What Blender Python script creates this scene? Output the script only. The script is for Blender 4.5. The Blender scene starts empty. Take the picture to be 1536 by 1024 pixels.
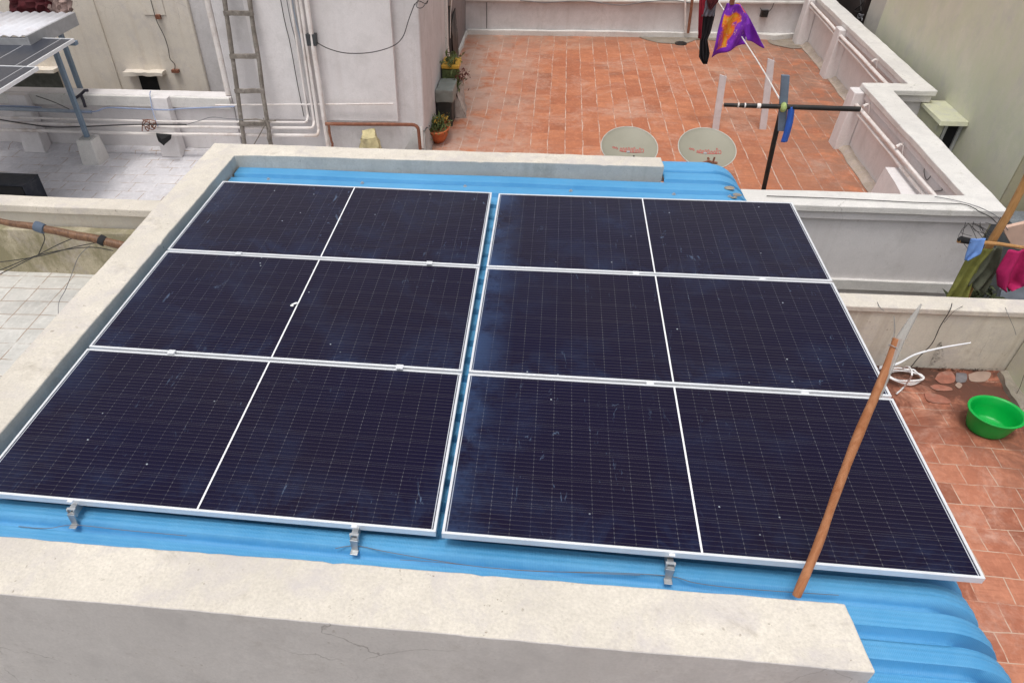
import bpy, bmesh, math, random
from mathutils import Vector, Matrix, noise
random.seed(7)
S = bpy.context.scene
COL = S.collection
# ---------------------------------------------------------------- camera
F, CX, CY = 1045.05, 679.99, 618.83            # calibrated on a 1536 x 1024 picture
CAM = Vector((2.65091, -5.35771, 2.52657))
RM = Matrix(((0.9922237, 0.1231557, -0.0180214),
             (0.0704631, -0.6751496, -0.7343078),
             (-0.1026013, 0.7273278, -0.6785773)))
cd = bpy.data.cameras.new('camera'); cam = bpy.data.objects.new('camera', cd); COL.objects.link(cam)
cd.sensor_width = 36; cd.lens = F / 1536 * 36
cd.shift_x = (768 - CX) / 1536; cd.shift_y = (CY - 512) / 1536
cd.clip_start = 0.05; cd.clip_end = 600
rot = Matrix((RM[0], -RM[1], -RM[2])).transposed()
cam.matrix_world = Matrix.Translation(CAM) @ rot.to_4x4()
S.camera = cam
S.render.resolution_x = 1024; S.render.resolution_y = 682
# ---------------------------------------------------------------- light
SUN_EL, SUN_AZ = math.radians(74), math.radians(208)   # azimuth: compass style, 0 = +Y
w = bpy.data.worlds.new('World'); S.world = w; w.use_nodes = True
nt = w.node_tree; nt.nodes.clear()
sky = nt.nodes.new('ShaderNodeTexSky'); sky.sky_type = 'NISHITA'; sky.sun_disc = False
sky.sun_elevation = SUN_EL; sky.sun_rotation = SUN_AZ
sky.air_density = 1.0; sky.dust_density = 4.0; sky.ozone_density = 0.6
hs = nt.nodes.new('ShaderNodeHueSaturation'); hs.inputs['Saturation'].default_value = 0.22
bg = nt.nodes.new('ShaderNodeBackground'); bg.inputs['Strength'].default_value = 0.15
wo = nt.nodes.new('ShaderNodeOutputWorld')
nt.links.new(sky.outputs[0], hs.inputs['Color']); nt.links.new(hs.outputs[0], bg.inputs['Color']); nt.links.new(bg.outputs[0], wo.inputs[0])
ld = bpy.data.lights.new('sun', 'SUN'); ld.energy = 1.1; ld.angle = math.radians(12); ld.color = (1, .965, .91)
sun = bpy.data.objects.new('sun', ld); COL.objects.link(sun)
sd = Vector((math.sin(SUN_AZ)*math.cos(SUN_EL), math.cos(SUN_AZ)*math.cos(SUN_EL), math.sin(SUN_EL)))
sun.rotation_euler = sd.to_track_quat('Z', 'Y').to_euler()
S.view_settings.view_transform = 'Standard'; S.view_settings.look = 'None'
S.view_settings.exposure = 0.14; S.view_settings.gamma = 1

def at(u, v, x=None, y=None, z=None):
    """world point where the line of sight of photo point (u, v) meets one axis plane"""
    d = RM.transposed() @ Vector(((u-CX)/F, (v-CY)/F, 1))
    i, val = (0, x) if x is not None else (1, y) if y is not None else (2, z)
    return CAM + d * ((val - CAM[i]) / d[i])

# ---------------------------------------------------------------- materials
class NB:
    def __init__(s, name):
        s.m = bpy.data.materials.new(name); s.m.use_nodes = True
        s.t = s.m.node_tree; s.t.nodes.clear()
        s.out = s.n('ShaderNodeOutputMaterial'); s.b = s.n('ShaderNodeBsdfPrincipled')
        s.l(s.b.outputs[0], s.out.inputs[0])
        s.co = s.n('ShaderNodeTexCoord').outputs['Object']
    def n(s, t, **k):
        o = s.t.nodes.new(t)
        for a, b in k.items(): setattr(o, a, b)
        return o
    def l(s, a, b): s.t.links.new(a, b)
    def inp(s, sock, v):
        if hasattr(v, 'links') or isinstance(v, bpy.types.NodeSocket): s.l(v, sock)
        elif isinstance(v, (tuple, list)) and len(v) == 3 and sock.type == 'RGBA': sock.default_value = (*v, 1)
        else: sock.default_value = v
    def noise(s, scale, detail=4, rough=.6, co=None, dist=0, stretch=None):
        co = co or s.co
        if stretch:
            mp = s.n('ShaderNodeMapping'); mp.inputs['Scale'].default_value = stretch; s.l(co, mp.inputs[0]); co = mp.outputs[0]
        o = s.n('ShaderNodeTexNoise'); o.inputs['Scale'].default_value = scale; o.inputs['Detail'].default_value = detail
        o.inputs['Roughness'].default_value = rough; o.inputs['Distortion'].default_value = dist
        s.l(co, o.inputs['Vector']); return o.outputs[0]
    def ramp(s, v, a, b, c0=0., c1=1.):
        o = s.n('ShaderNodeMapRange'); o.inputs[1].default_value = a; o.inputs[2].default_value = b
        o.inputs[3].default_value = c0; o.inputs[4].default_value = c1; s.l(v, o.inputs[0]); return o.outputs[0]
    def math(s, op, a, b=0.):
        o = s.n('ShaderNodeMath', operation=op); s.inp(o.inputs[0], a); s.inp(o.inputs[1], b); return o.outputs[0]
    def mix(s, f, a, b, mode='MIX'):
        o = s.n('ShaderNodeMix', data_type='RGBA', blend_type=mode)
        s.inp(o.inputs[0], f); s.inp(o.inputs[6], a); s.inp(o.inputs[7], b); return o.outputs[2]
    def sep(s, v=None):
        o = s.n('ShaderNodeSeparateXYZ'); s.l(v or s.co, o.inputs[0]); return o.outputs
    def bump(s, h, st=.3, d=.01):
        o = s.n('ShaderNodeBump'); o.inputs['Strength'].default_value = st; o.inputs['Distance'].default_value = d
        s.l(h, o.inputs['Height']); s.l(o.outputs[0], s.b.inputs['Normal'])
    def fin(s, col=None, rough=.8, metal=0., spec=.3, **k):
        if col is not None: s.inp(s.b.inputs['Base Color'], col)
        s.inp(s.b.inputs['Roughness'], rough); s.b.inputs['Metallic'].default_value = metal
        s.b.inputs['Specular IOR Level'].default_value = spec
        for a, b in k.items(): s.b.inputs[a].default_value = b
        return s.m

def plaster(name, col, dirt=(.25, .2, .15), damt=.5, var=.12, streak=0., rough=.9, crack=.0, scale=1., bump=.25, moss=None, mossamt=0.):
    n = NB(name)
    a = n.noise(1.3*scale, 6, .65); b = n.noise(14*scale, 5, .7); c = n.noise(70*scale, 3, .6)
    dark = tuple(x*(1-var*2) for x in col); lite = tuple(min(.95, x*(1+var*.4)) for x in col)
    k = n.mix(n.ramp(a, .3, .7), dark, lite)
    k = n.mix(n.ramp(b, .35, .75, 0, .45), k, tuple(x*(1-var*2.4) for x in col))
    k = n.mix(n.ramp(c, .35, .7, 0, .38), k, tuple(x*(1-var*4) for x in col))
    k = n.mix(n.ramp(n.noise(3.1*scale, 7, .72, dist=.4), .49, .68, 0, min(.8, var*7)), k, (col[0]*.68, col[1]*.68, col[1]*.66))
    st = n.math('MULTIPLY', n.ramp(n.noise(2.6*scale, 8, .75, dist=.6), .56, .78), n.ramp(b, .35, .65))
    k = n.mix(n.math('MULTIPLY', st, damt), k, dirt)
    spk = n.math('MULTIPLY', n.ramp(n.noise(34*scale, 3, .6), .665, .70, 0, .8), n.ramp(n.noise(2.2*scale, 3), .45, .6))
    k = n.mix(n.math('MULTIPLY', spk, damt*1.2), k, dirt)
    if streak:
        s_ = n.ramp(n.noise(3.2, 5, .6, stretch=(2.2, 2.2, .12)), .52, .78)
        k = n.mix(n.math('MULTIPLY', s_, streak), k, dirt)
    if crack:
        v = n.n('ShaderNodeTexVoronoi', feature='DISTANCE_TO_EDGE'); v.inputs['Scale'].default_value = 1.1*scale
        wv = n.n('ShaderNodeVectorMath', operation='ADD'); n.l(n.co, wv.inputs[0])
        nz = n.n('ShaderNodeTexNoise'); nz.inputs['Scale'].default_value = 3; nz.inputs['Detail'].default_value = 6
        sc = n.n('ShaderNodeVectorMath', operation='SCALE'); sc.inputs['Scale'].default_value = .35
        n.l(n.co, nz.inputs['Vector']); n.l(nz.outputs['Color'], sc.inputs[0]); n.l(sc.outputs[0], wv.inputs[1]); n.l(wv.outputs[0], v.inputs['Vector'])
        cr = n.ramp(v.outputs['Distance'], 0, .0045, 1, 0)
        cr = n.math('MULTIPLY', cr, n.ramp(n.noise(.9, 3), .52, .6))
        k = n.mix(n.math('MULTIPLY', cr, crack), k, tuple(x*.35 for x in dirt))
    if moss:
        mm = n.math('MULTIPLY', n.ramp(n.noise(3.5, 8, .75, stretch=(1, 1, .6)), .42, .6), mossamt)
        k = n.mix(mm, k, moss)
    n.bump(n.math('ADD', n.math('MULTIPLY', a, .6), n.math('ADD', n.math('MULTIPLY', b, .35), n.math('MULTIPLY', c, .12))), bump, .02)
    return n.fin(k, rough, spec=.2)

def tiles(name, c1, c2, grout, tw, th, rotz=0., stag=.5, mort=.006, dirt=(.5, .42, .38), damt=.5, wobble=.02, dark=(.12, .07, .06), darkamt=.3, groutmask=(.0, .01), rough=.75, darkscale=1.5, long=None, zone=None):
    n = NB(name)
    mp = n.n('ShaderNodeMapping'); mp.inputs['Rotation'].default_value = (0, 0, rotz); n.l(n.co, mp.inputs[0])
    nz = n.n('ShaderNodeTexNoise'); nz.inputs['Scale'].default_value = 2.2; nz.inputs['Detail'].default_value = 3; n.l(n.co, nz.inputs['Vector'])
    sb = n.n('ShaderNodeVectorMath', operation='SUBTRACT'); n.l(nz.outputs['Color'], sb.inputs[0]); sb.inputs[1].default_value = (.5, .5, .5)
    sc = n.n('ShaderNodeVectorMath', operation='SCALE'); sc.inputs['Scale'].default_value = wobble; n.l(sb.outputs[0], sc.inputs[0])
    ad = n.n('ShaderNodeVectorMath', operation='ADD'); n.l(mp.outputs[0], ad.inputs[0]); n.l(sc.outputs[0], ad.inputs[1])
    br = n.n('ShaderNodeTexBrick', offset=stag, offset_frequency=2); n.l(ad.outputs[0], br.inputs['Vector'])
    br.inputs['Scale'].default_value = 1; br.inputs['Brick Width'].default_value = tw; br.inputs['Row Height'].default_value = th
    br.inputs['Mortar Size'].default_value = mort; br.inputs['Mortar Smooth'].default_value = .2; br.inputs['Bias'].default_value = -.1
    br.inputs['Color1'].default_value = (0, 0, 0, 1); br.inputs['Color2'].default_value = (1, 1, 1, 1); br.inputs['Mortar'].default_value = (.5, .5, .5, 1)
    k = n.mix(br.outputs['Color'], c1, c2)
    od = n.ramp(br.outputs['Color'], .0, .12, 1, 0)
    k = n.mix(n.math('MULTIPLY', od, n.ramp(n.noise(1.1, 3), .45, .6, 0, .6)), k, tuple(x*.5 for x in c1))
    k = n.mix(n.ramp(n.noise(5, 6, .7), .35, .7, 0, .55), k, tuple(x*.72 for x in c1))
    k = n.mix(n.ramp(n.noise(9, 5, .7, stretch=(.5, 4, 1)), .5, .72, 0, .5), k, tuple(x*.66 for x in c1))
    k = n.mix(n.math('MULTIPLY', n.ramp(n.noise(1.1, 7, .8, dist=.5), .5, .66), n.ramp(n.noise(17, 4, .7), .35, .65, .2, 1)), k, tuple(x*.62+y*.38 for x, y in zip(c2, (.55, .48, .44))))
    k = n.mix(n.ramp(n.noise(23, 4, .7, stretch=(1, .5, 1)), .5, .75, 0, .4), k, tuple(x*1.3 for x in c2))
    # dusty lime stains
    dn = n.math('MULTIPLY', n.ramp(n.noise(.55, 5, .7), .5, .68), n.ramp(n.noise(7, 6, .75), .38, .66))
    k = n.mix(n.math('MULTIPLY', dn, damt), k, dirt)
    gm = n.math('MULTIPLY', br.outputs['Fac'], n.ramp(n.noise(3.3, 5, .7), *groutmask))
    k = n.mix(gm, k, grout)
    if long:
        yy = n.sep(ad.outputs[0])[1]; fr = n.math('FRACT', n.math('DIVIDE', yy, th)); d_ = n.math('MINIMUM', fr, n.math('SUBTRACT', 1, fr))
        lg = n.math('MULTIPLY', n.ramp(d_, .02, .035, 1, 0), n.ramp(n.noise(2.4, 6, .8), .45, .56, .1, .8))
        k = n.mix(lg, k, long)
    if zone:
        X, Y = n.sep()[:2]
        for ax, a0, a1, c, am in zone:
            zz = n.math('MULTIPLY', n.ramp(X if ax == 'x' else Y, a0, a1), n.ramp(n.noise(2.3, 7, .75, dist=.6), .37, .53))
            k = n.mix(n.math('MULTIPLY', zz, am), k, c)
    dk = n.math('MULTIPLY', n.ramp(n.noise(darkscale, 7, .7, dist=.8), .58, .74), darkamt)
    k = n.mix(dk, k, dark)
    h = n.math('ADD', n.math('MULTIPLY', br.outputs['Fac'], -.6), n.math('MULTIPLY', n.noise(30, 4), .3))
    n.bump(h, .35, .006)
    return n.fin(k, n.ramp(n.noise(3, 4), .3, .7, rough-.12, rough+.1), spec=.3)

def plain(name, col, rough=.6, metal=0., var=.15, scale=9., bump=.15, spec=.4, dirt=None, damt=.4, **k):
    n = NB(name); a = n.noise(scale, 5, .65)
    c = n.mix(n.ramp(a, .3, .7), tuple(x*(1-var) for x in col), tuple(min(.98, x*(1+var)) for x in col))
    if dirt: c = n.mix(n.ramp(n.noise(scale*.6, 7, .75), .5, .68, 0, damt), c, dirt)
    n.bump(n.noise(scale*5, 4), bump, .004)
    return n.fin(c, n.ramp(a, .3, .7, max(.02, rough-.08), rough+.08), metal, spec, **k)

CREAM = plaster('cream_coping_paint', (.79, .725, .63), (.30, .25, .19), .85, .12, rough=.92, bump=.8)
ROOMW = plaster('grey_lilac_wall_paint', (.68, .64, .615), (.30, .25, .2), .45, .07, crack=.5, streak=.08)
INNER = plaster('shaded_inner_paint', (.60, .58, .53), (.2, .2, .17), .8, .09, streak=.3)  # shade of the inner faces put into a darker wall colour, plus dirt streaks
LILAC = plaster('lilac_white_wall_paint', (.80, .765, .76), (.33, .27, .23), .35, .06, streak=.12, crack=.15)
LILAC2 = plaster('old_lilac_wall_paint', (.71, .68, .68), (.33, .26, .2), .4, .08, streak=.22, crack=.2)
WTOP = plaster('whitewashed_coping', (.80, .775, .74), (.30, .28, .2), .9, .09, bump=.6, crack=.45)
BEIGE = plaster('beige_old_wall_paint', (.80, .73, .635), (.45, .34, .22), .5, .07, streak=.25, crack=.3)
YARDW = plaster('cream_yard_wall_paint', (.76, .71, .61), (.26, .19, .11), .6, .08, streak=.45, crack=.4, moss=(.1, .09, .07), mossamt=.0)
MOSSY = plaster('mossy_lime_plaster', (.60, .53, .39), (.16, .13, .07), .9, .16, streak=.4, moss=(.2, .18, .1), mossamt=.75, bump=.6)
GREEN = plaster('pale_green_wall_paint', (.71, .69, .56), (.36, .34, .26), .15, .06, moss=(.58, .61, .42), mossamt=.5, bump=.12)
GREEN2 = plaster('dark_olive_end_wall', (.44, .40, .27), (.2, .17, .1), .2, .08, bump=.12)  # darker, browner tone for the end face round the corner
SUNSH = plaster('pale_green_concrete', (.62, .62, .45), (.12, .13, .08), .6, .1, scale=2)
CONC = plaster('bare_concrete', (.55, .54, .52), (.2, .18, .16), .8, .15, scale=2, bump=.6)
RUBBLE = plaster('crumbling_mortar', (.45, .40, .33), (.12, .1, .08), .9, .2, scale=4, bump=1.)
TILE_RED = tiles('terracotta_tiles_long_rows', (.43, .150, .078), (.56, .222, .115), (.33, .14, .09), .30, .27, math.radians(90), .43, .006, damt=.8, groutmask=(.35, .6), wobble=.045, darkamt=.45, dark=(.25, .12, .09), dirt=(.54, .38, .29), darkscale=2.6,
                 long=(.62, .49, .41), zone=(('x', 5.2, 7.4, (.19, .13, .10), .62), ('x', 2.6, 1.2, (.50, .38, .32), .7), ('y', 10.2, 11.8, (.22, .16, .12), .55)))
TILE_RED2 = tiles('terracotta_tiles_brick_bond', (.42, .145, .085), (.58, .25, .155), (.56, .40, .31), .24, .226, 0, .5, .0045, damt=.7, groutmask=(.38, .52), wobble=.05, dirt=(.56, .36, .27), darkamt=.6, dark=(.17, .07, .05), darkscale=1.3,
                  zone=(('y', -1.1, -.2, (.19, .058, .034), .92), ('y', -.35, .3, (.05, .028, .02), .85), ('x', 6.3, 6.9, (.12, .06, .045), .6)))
TILE_WHITE = tiles('white_roof_tiles', (.64, .62, .645), (.71, .69, .71), (.38, .27, .20), .34, .27, math.radians(-2), .25, .006, damt=.4, dirt=(.8, .79, .8), groutmask=(.44, .56), wobble=.04, darkamt=.3, dark=(.38, .24, .16), darkscale=5)
TILE_GREY = tiles('pale_grey_roof_tiles', (.56, .545, .51), (.63, .615, .58), (.33, .24, .18), .30, .26, math.radians(-3), .0, .006, damt=.3, dirt=(.70, .68, .64), groutmask=(.36, .48), wobble=.04, darkamt=.3, dark=(.42, .3, .22), darkscale=2)
GROUND = plaster('dusty_ground', (.16, .14, .12), (.06, .05, .04), .7, .2)
ALU = plain('aluminium_frame', (.86, .87, .89), .38, .35, .04, spec=.5, bump=.03)
GALV = plain('galvanised_steel', (.50, .51, .52), .42, .7, .2, 25)
EXTR = plain('dull_aluminium', (.52, .53, .54), .5, .5, .1, 20)
WHITE_LINE = plain('white_ribbon', (.85, .85, .86), .6, var=.04)
PVC = plain('old_white_pvc', (.76, .71, .68), .55, var=.08, dirt=(.35, .22, .14), damt=.5, scale=4)
PVCG = plain('grey_blue_pvc', (.30, .34, .40), .5, var=.12)
STEELB = plain('blue_grey_painted_steel', (.20, .27, .35), .5, .2, .12, 12, dirt=(.3, .25, .2), damt=.2)
RUST = plain('rusty_iron', (.22, .085, .05), .85, .1, .3, 18, bump=.6, dirt=(.36, .2, .13), damt=.7)
BLACKP = plain('black_pipe', (.012, .011, .011), .45, var=.3, dirt=(.12, .08, .05), damt=.3)
CABLE = plain('black_cable', (.03, .028, .028), .6)
GCABLE = plain('grey_cable', (.17, .17, .18), .6)
BCABLE = plain('blue_grey_cable', (.28, .34, .50), .55)
WOODG = plain('weathered_ladder_wood', (.20, .175, .15), .9, var=.35, scale=14, bump=.8, dirt=(.36, .33, .3), damt=.8)
DISH = plain('grey_dish_paint', (.29, .275, .215), .55, var=.05, scale=5)
REDP = plain('red_lettering', (.55, .09, .08), .6, var=.05)
GREENP = plain('green_plastic', (.0, .40, .06), .38, var=.10, scale=3, bump=.05, spec=.45, dirt=(.08, .34, .10), damt=.3)
NAVYB = plain('navy_painted_box', (.006, .010, .020), .55, var=.3, dirt=(.1, .1, .11), damt=.3)
BLACK = plain('black_opening', (.008, .008, .009), .8)
PINK = plain('magenta_cloth', (.40, .012, .10), .8, var=.4, scale=7)
BLUEC = plain('sky_blue_cloth', (.16, .30, .66), .8, var=.25, scale=8)
OLIVE = plain('olive_cloth', (.24, .24, .06), .85, var=.35, scale=9)
NETC = plain('grey_green_net_cloth', (.11, .115, .08), .85, var=.35, scale=14)
TARP = plain('grey_blue_tarpaulin', (.16, .18, .21), .6, var=.3, scale=5)
MAROON = plain('maroon_cloth', (.075, .010, .014), .85, var=.4, scale=7)
DENIM = plain('black_trousers_cloth', (.012, .012, .016), .85, var=.4)
GREYC = plain('slate_grey_cloth', (.14, .14, .17), .85, var=.2)
PEACH = plain('peach_painted_board', (.62, .42, .33), .8, var=.1)
BLUEP = plain('royal_blue_plastic', (.03, .12, .52), .5, var=.15)
YELLOWP = plain('yellow_plastic', (.66, .38, .05), .5, var=.15)
TERRA = plain('terracotta_pot', (.50, .14, .05), .8, var=.2)
LEAFM = plain('dry_green_leaves', (.12, .15, .05), .8, var=.5, scale=20)
PETAL = plain('yellow_petals', (.6, .36, .05), .7)
ASPH = plain('white_ribbed_sheet', (.66, .66, .70), .6, var=.08, scale=3, dirt=(.36, .25, .2), damt=.3)
CLEAR = NB('clear_tape').fin((.55, .53, .50), .4, spec=.45, Alpha=.55)

def mat_wood(name, c1, c2):
    n = NB(name)
    g = n.noise(5, 6, .6, dist=1.2, stretch=(6, 6, .9)); h = n.noise(2.1, 4)
    k = n.mix(n.ramp(g, .35, .7), c1, c2); k = n.mix(n.ramp(h, .55, .72, 0, .5), k, tuple(x*.5 for x in c1))
    n.bump(g, .3, .004); return n.fin(k, .5, spec=.35)
STICK = mat_wood('varnished_brown_stick', (.36, .13, .05), (.52, .235, .115))
BAMBOO = mat_wood('tan_bamboo', (.36, .18, .06), (.56, .31, .13))
LOG = mat_wood('dark_brown_branch', (.10, .05, .028), (.25, .13, .07))

def mat_sheet():
    n = NB('blue_painted_metal_sheet')
    a = n.noise(1.6, 5, .6); b = n.noise(9, 5, .7)
    k = n.mix(n.ramp(a, .3, .7), (.065, .29, .56), (.10, .36, .64))
    k = n.mix(n.ramp(b, .45, .75, 0, .35), k, (.15, .40, .64))
    sc = n.math('MULTIPLY', n.ramp(n.noise(6, 8, .8), .66, .69), n.ramp(n.noise(.9, 2), .5, .55))
    k = n.mix(n.math('MULTIPLY', sc, .8), k, (.5, .5, .46))
    X, Y, Z = n.sep()[:3]
    # embossed stucco lozenges rolled into the sheet
    u = n.math('ADD', X, n.math('MULTIPLY', Y, .35)); v = n.math('ADD', X, n.math('MULTIPLY', Y, -.30))
    e = n.math('MULTIPLY', n.math('SINE', n.math('MULTIPLY', u, 430)), n.math('SINE', n.math('MULTIPLY', v, 430)))
    k = n.mix(n.ramp(e, -.2, 1, 0, .14), k, (.30, .58, .82))
    h = n.math('ADD', n.math('MULTIPLY', e, .35), n.math('MULTIPLY', n.noise(5, 3), 2.2))
    n.bump(h, .45, .006)
    return n.fin(k, n.ramp(b, .3, .7, .42, .6), spec=.35)
SHEET = mat_sheet()

PW, PH = 2.2764, 1.134
def mat_cells():
    n = NB('solar_cells_under_glass')
    X, Y, Z = n.sep()[:3]
    oi = n.n('ShaderNodeObjectInfo')
    wp = n.n('ShaderNodeVectorMath', operation='ADD'); sc = n.n('ShaderNodeVectorMath', operation='SCALE'); sc.inputs['Scale'].default_value = 2.3
    n.l(oi.outputs['Location'], sc.inputs[0]); n.l(n.co, wp.inputs[0]); n.l(sc.outputs[0], wp.inputs[1]); wc = wp.outputs[0]
    base = n.mix(n.ramp(n.noise(.8, 3, co=wc), .3, .7), (.0062, .0048, .0230), (.0100, .0070, .0200))
    # 24 x 6 half cells with silver wires along x
    cx = (PW - .044) / 24; cy = (PH - .034) / 6
    fx = n.math('FRACT', n.math('DIVIDE', n.math('SUBTRACT', X, .022), cx)); fy = n.math('FRACT', n.math('DIVIDE', n.math('ADD', Y, .017), cy))
    dx = n.math('MULTIPLY', n.math('SUBTRACT', .5, n.math('ABSOLUTE', n.math('SUBTRACT', fx, .5))), cx)
    dy = n.math('MULTIPLY', n.math('SUBTRACT', .5, n.math('ABSOLUTE', n.math('SUBTRACT', fy, .5))), cy)
    bb = n.math('FRACT', n.math('MULTIPLY', fy, 7)); db = n.math('ABSOLUTE', n.math('SUBTRACT', bb, .5))
    wire = n.ramp(db, .028, .060, 1, 0)
    wn = n.ramp(n.noise(2.2, 4, co=wc), .3, .7, .5, 1)
    k = n.mix(n.math('MULTIPLY', n.math('MULTIPLY', wire, wn), .36), base, (.17, .15, .16))
    k = n.mix(n.math('MULTIPLY', n.ramp(dy, .0007, .0014, 1, 0), .25), k, (.16, .16, .17))
    dash = n.ramp(n.math('ABSOLUTE', n.math('SUBTRACT', bb, .5)), .2, .3, 1, .15)
    gap = n.math('MULTIPLY', n.ramp(dx, .0012, .0020, 1, 0), n.math('MULTIPLY', dash, n.ramp(n.noise(6, 3, co=wc), .35, .65, .3, 1)))
    k = n.mix(n.math('MULTIPLY', gap, .25), k, (.36, .36, .37))
    # white backsheet showing at the short ends
    ex = n.math('MINIMUM', n.math('SUBTRACT', X, .013), n.math('SUBTRACT', PW-.013, X))
    k = n.mix(n.math('MULTIPLY', n.ramp(ex, .004, .0055, 0, 1), n.ramp(ex, .0085, .0098, 1, 0)), k, (.5, .52, .56))
    # pale blue films, stronger near the edges, then wipe marks and drops
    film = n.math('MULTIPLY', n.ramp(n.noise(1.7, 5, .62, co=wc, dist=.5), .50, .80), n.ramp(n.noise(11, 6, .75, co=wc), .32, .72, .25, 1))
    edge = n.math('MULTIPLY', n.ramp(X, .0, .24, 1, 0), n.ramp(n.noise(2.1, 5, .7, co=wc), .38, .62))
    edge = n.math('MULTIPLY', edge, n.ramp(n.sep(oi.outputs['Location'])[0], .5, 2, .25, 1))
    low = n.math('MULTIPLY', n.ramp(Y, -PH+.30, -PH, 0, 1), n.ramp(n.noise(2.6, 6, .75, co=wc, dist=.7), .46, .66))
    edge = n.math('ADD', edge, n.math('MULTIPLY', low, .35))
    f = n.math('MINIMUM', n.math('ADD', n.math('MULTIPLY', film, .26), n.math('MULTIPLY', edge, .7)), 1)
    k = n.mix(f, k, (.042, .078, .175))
    wipe = n.math('MULTIPLY', n.ramp(n.noise(7, 5, .8, co=wc, dist=2.5, stretch=(1, .3, 1)), .625, .68), n.ramp(n.noise(1.3, 2, co=wc), .46, .60))
    k = n.mix(n.math('MULTIPLY', wipe, .30), k, (.22, .32, .48))
    vo = n.n('ShaderNodeTexVoronoi'); vo.inputs['Scale'].default_value = 7.3; n.l(wc, vo.inputs['Vector'])
    dots = n.math('MULTIPLY', n.ramp(vo.outputs['Distance'], .02, .045, 1, 0), n.ramp(n.noise(1.9, 1, co=wc), .5, .54))
    k = n.mix(n.math('MULTIPLY', dots, .8), k, (.5, .55, .6))
    n.bump(n.noise(1.4, 2, co=wc), .05, .01)
    return n.fin(k, n.math('ADD', n.ramp(n.noise(5, 4, co=wc), .3, .7, .14, .26), n.math('MULTIPLY', f, .3)), spec=.12)
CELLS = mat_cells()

def mat_batik():
    n = NB('purple_printed_cloth')
    a = n.noise(3.2, 3, .5, dist=.6); b = n.noise(11, 4, .6)
    k = n.mix(n.ramp(b, .4, .62), (.17, .03, .42), (.26, .05, .55))
    k = n.mix(n.ramp(a, .49, .54), k, (.72, .16, .03))
    k = n.mix(n.math('MULTIPLY', n.ramp(a, .55, .6), n.ramp(b, .42, .55)), k, (.72, .38, .04))
    k = n.mix(n.ramp(n.noise(26, 3), .62, .68, 0, .8), k, (.7, .42, .35))
    return n.fin(k, .8, spec=.2)
BATIK = mat_batik()
BATIKE = plain('violet_cloth_border', (.17, .02, .42), .8, var=.25)

# ---------------------------------------------------------------- mesh helpers
def fin_mesh(name, bm, mats, parent=None, smooth=False, bevel=0., sharp=40):
    bmesh.ops.recalc_face_normals(bm, faces=bm.faces[:])
    me = bpy.data.meshes.new(name); bm.to_mesh(me); bm.free()
    for m in (mats if isinstance(mats, (list, tuple)) else [mats]): me.materials.append(m)
    if smooth:
        for p in me.polygons: p.use_smooth = True
        me.set_sharp_from_angle(angle=math.radians(sharp))
    o = bpy.data.objects.new(name, me); COL.objects.link(o)
    if bevel:
        b = o.modifiers.new('bevel', 'BEVEL'); b.width = bevel; b.segments = 2; b.limit_method = 'ANGLE'; b.angle_limit = math.radians(45)
    if parent: o.parent = parent
    return o
def tag(o, label=None, cat=None, group=None, kind=None):
    if label: o['label'] = label
    if cat: o['category'] = cat
    if group: o['group'] = group
    if kind: o['kind'] = kind
    return o
def empty(name, loc, label, cat, group=None):
    o = bpy.data.objects.new(name, None); COL.objects.link(o); o.location = loc; o.empty_display_size = .1
    return tag(o, label, cat, group)
def part(name, bm, mat, root, **k):
    o = fin_mesh(name, bm, mat, None, **k); loc = Vector(root.location)
    r = root
    while r.parent: r = r.parent; loc += Vector(r.location)
    o.data.transform(Matrix.Translation(-loc)); o.parent = root      # world coordinates given
    return o
def rough(bm, amp, sc=1.7, verts=None):
    for v in (verts or bm.verts):
        n = noise.noise_vector(v.co*sc) + .5*noise.noise_vector(v.co*sc*4.1)
        v.co += n*amp
def box(bm, x0, x1, y0, y1, z0, z1, seg=0):
    """box, its faces tessellated at about `seg` metres"""
    P = [Vector((x, y, z)) for z in (z0, z1) for y in (y0, y1) for x in (x0, x1)]
    hexa(bm, [P[0], P[1], P[3], P[2]], [P[4], P[5], P[7], P[6]], seg)
def hexa(bm, bot, top, seg=0):
    bot = [Vector(p) for p in bot]; top = [Vector(p) for p in top]; new = []
    def face(a, b, c, d):
        nu = max(1, round((b-a).length/seg)) if seg else 1; nv = max(1, round((d-a).length/seg)) if seg else 1
        g = [[bm.verts.new((a*(1-i/nu)+b*(i/nu))*(1-j/nv) + (d*(1-i/nu)+c*(i/nu))*(j/nv)) for i in range(nu+1)] for j in range(nv+1)]
        for r in g: new.extend(r)
        for j in range(nv):
            for i in range(nu): bm.faces.new((g[j][i], g[j][i+1], g[j+1][i+1], g[j+1][i]))
    face(*reversed(bot)); face(*top)
    for i in range(4):
        j = (i+1) % 4; face(bot[i], bot[j], top[j], top[i])
    bmesh.ops.remove_doubles(bm, verts=new, dist=1e-5)
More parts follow.
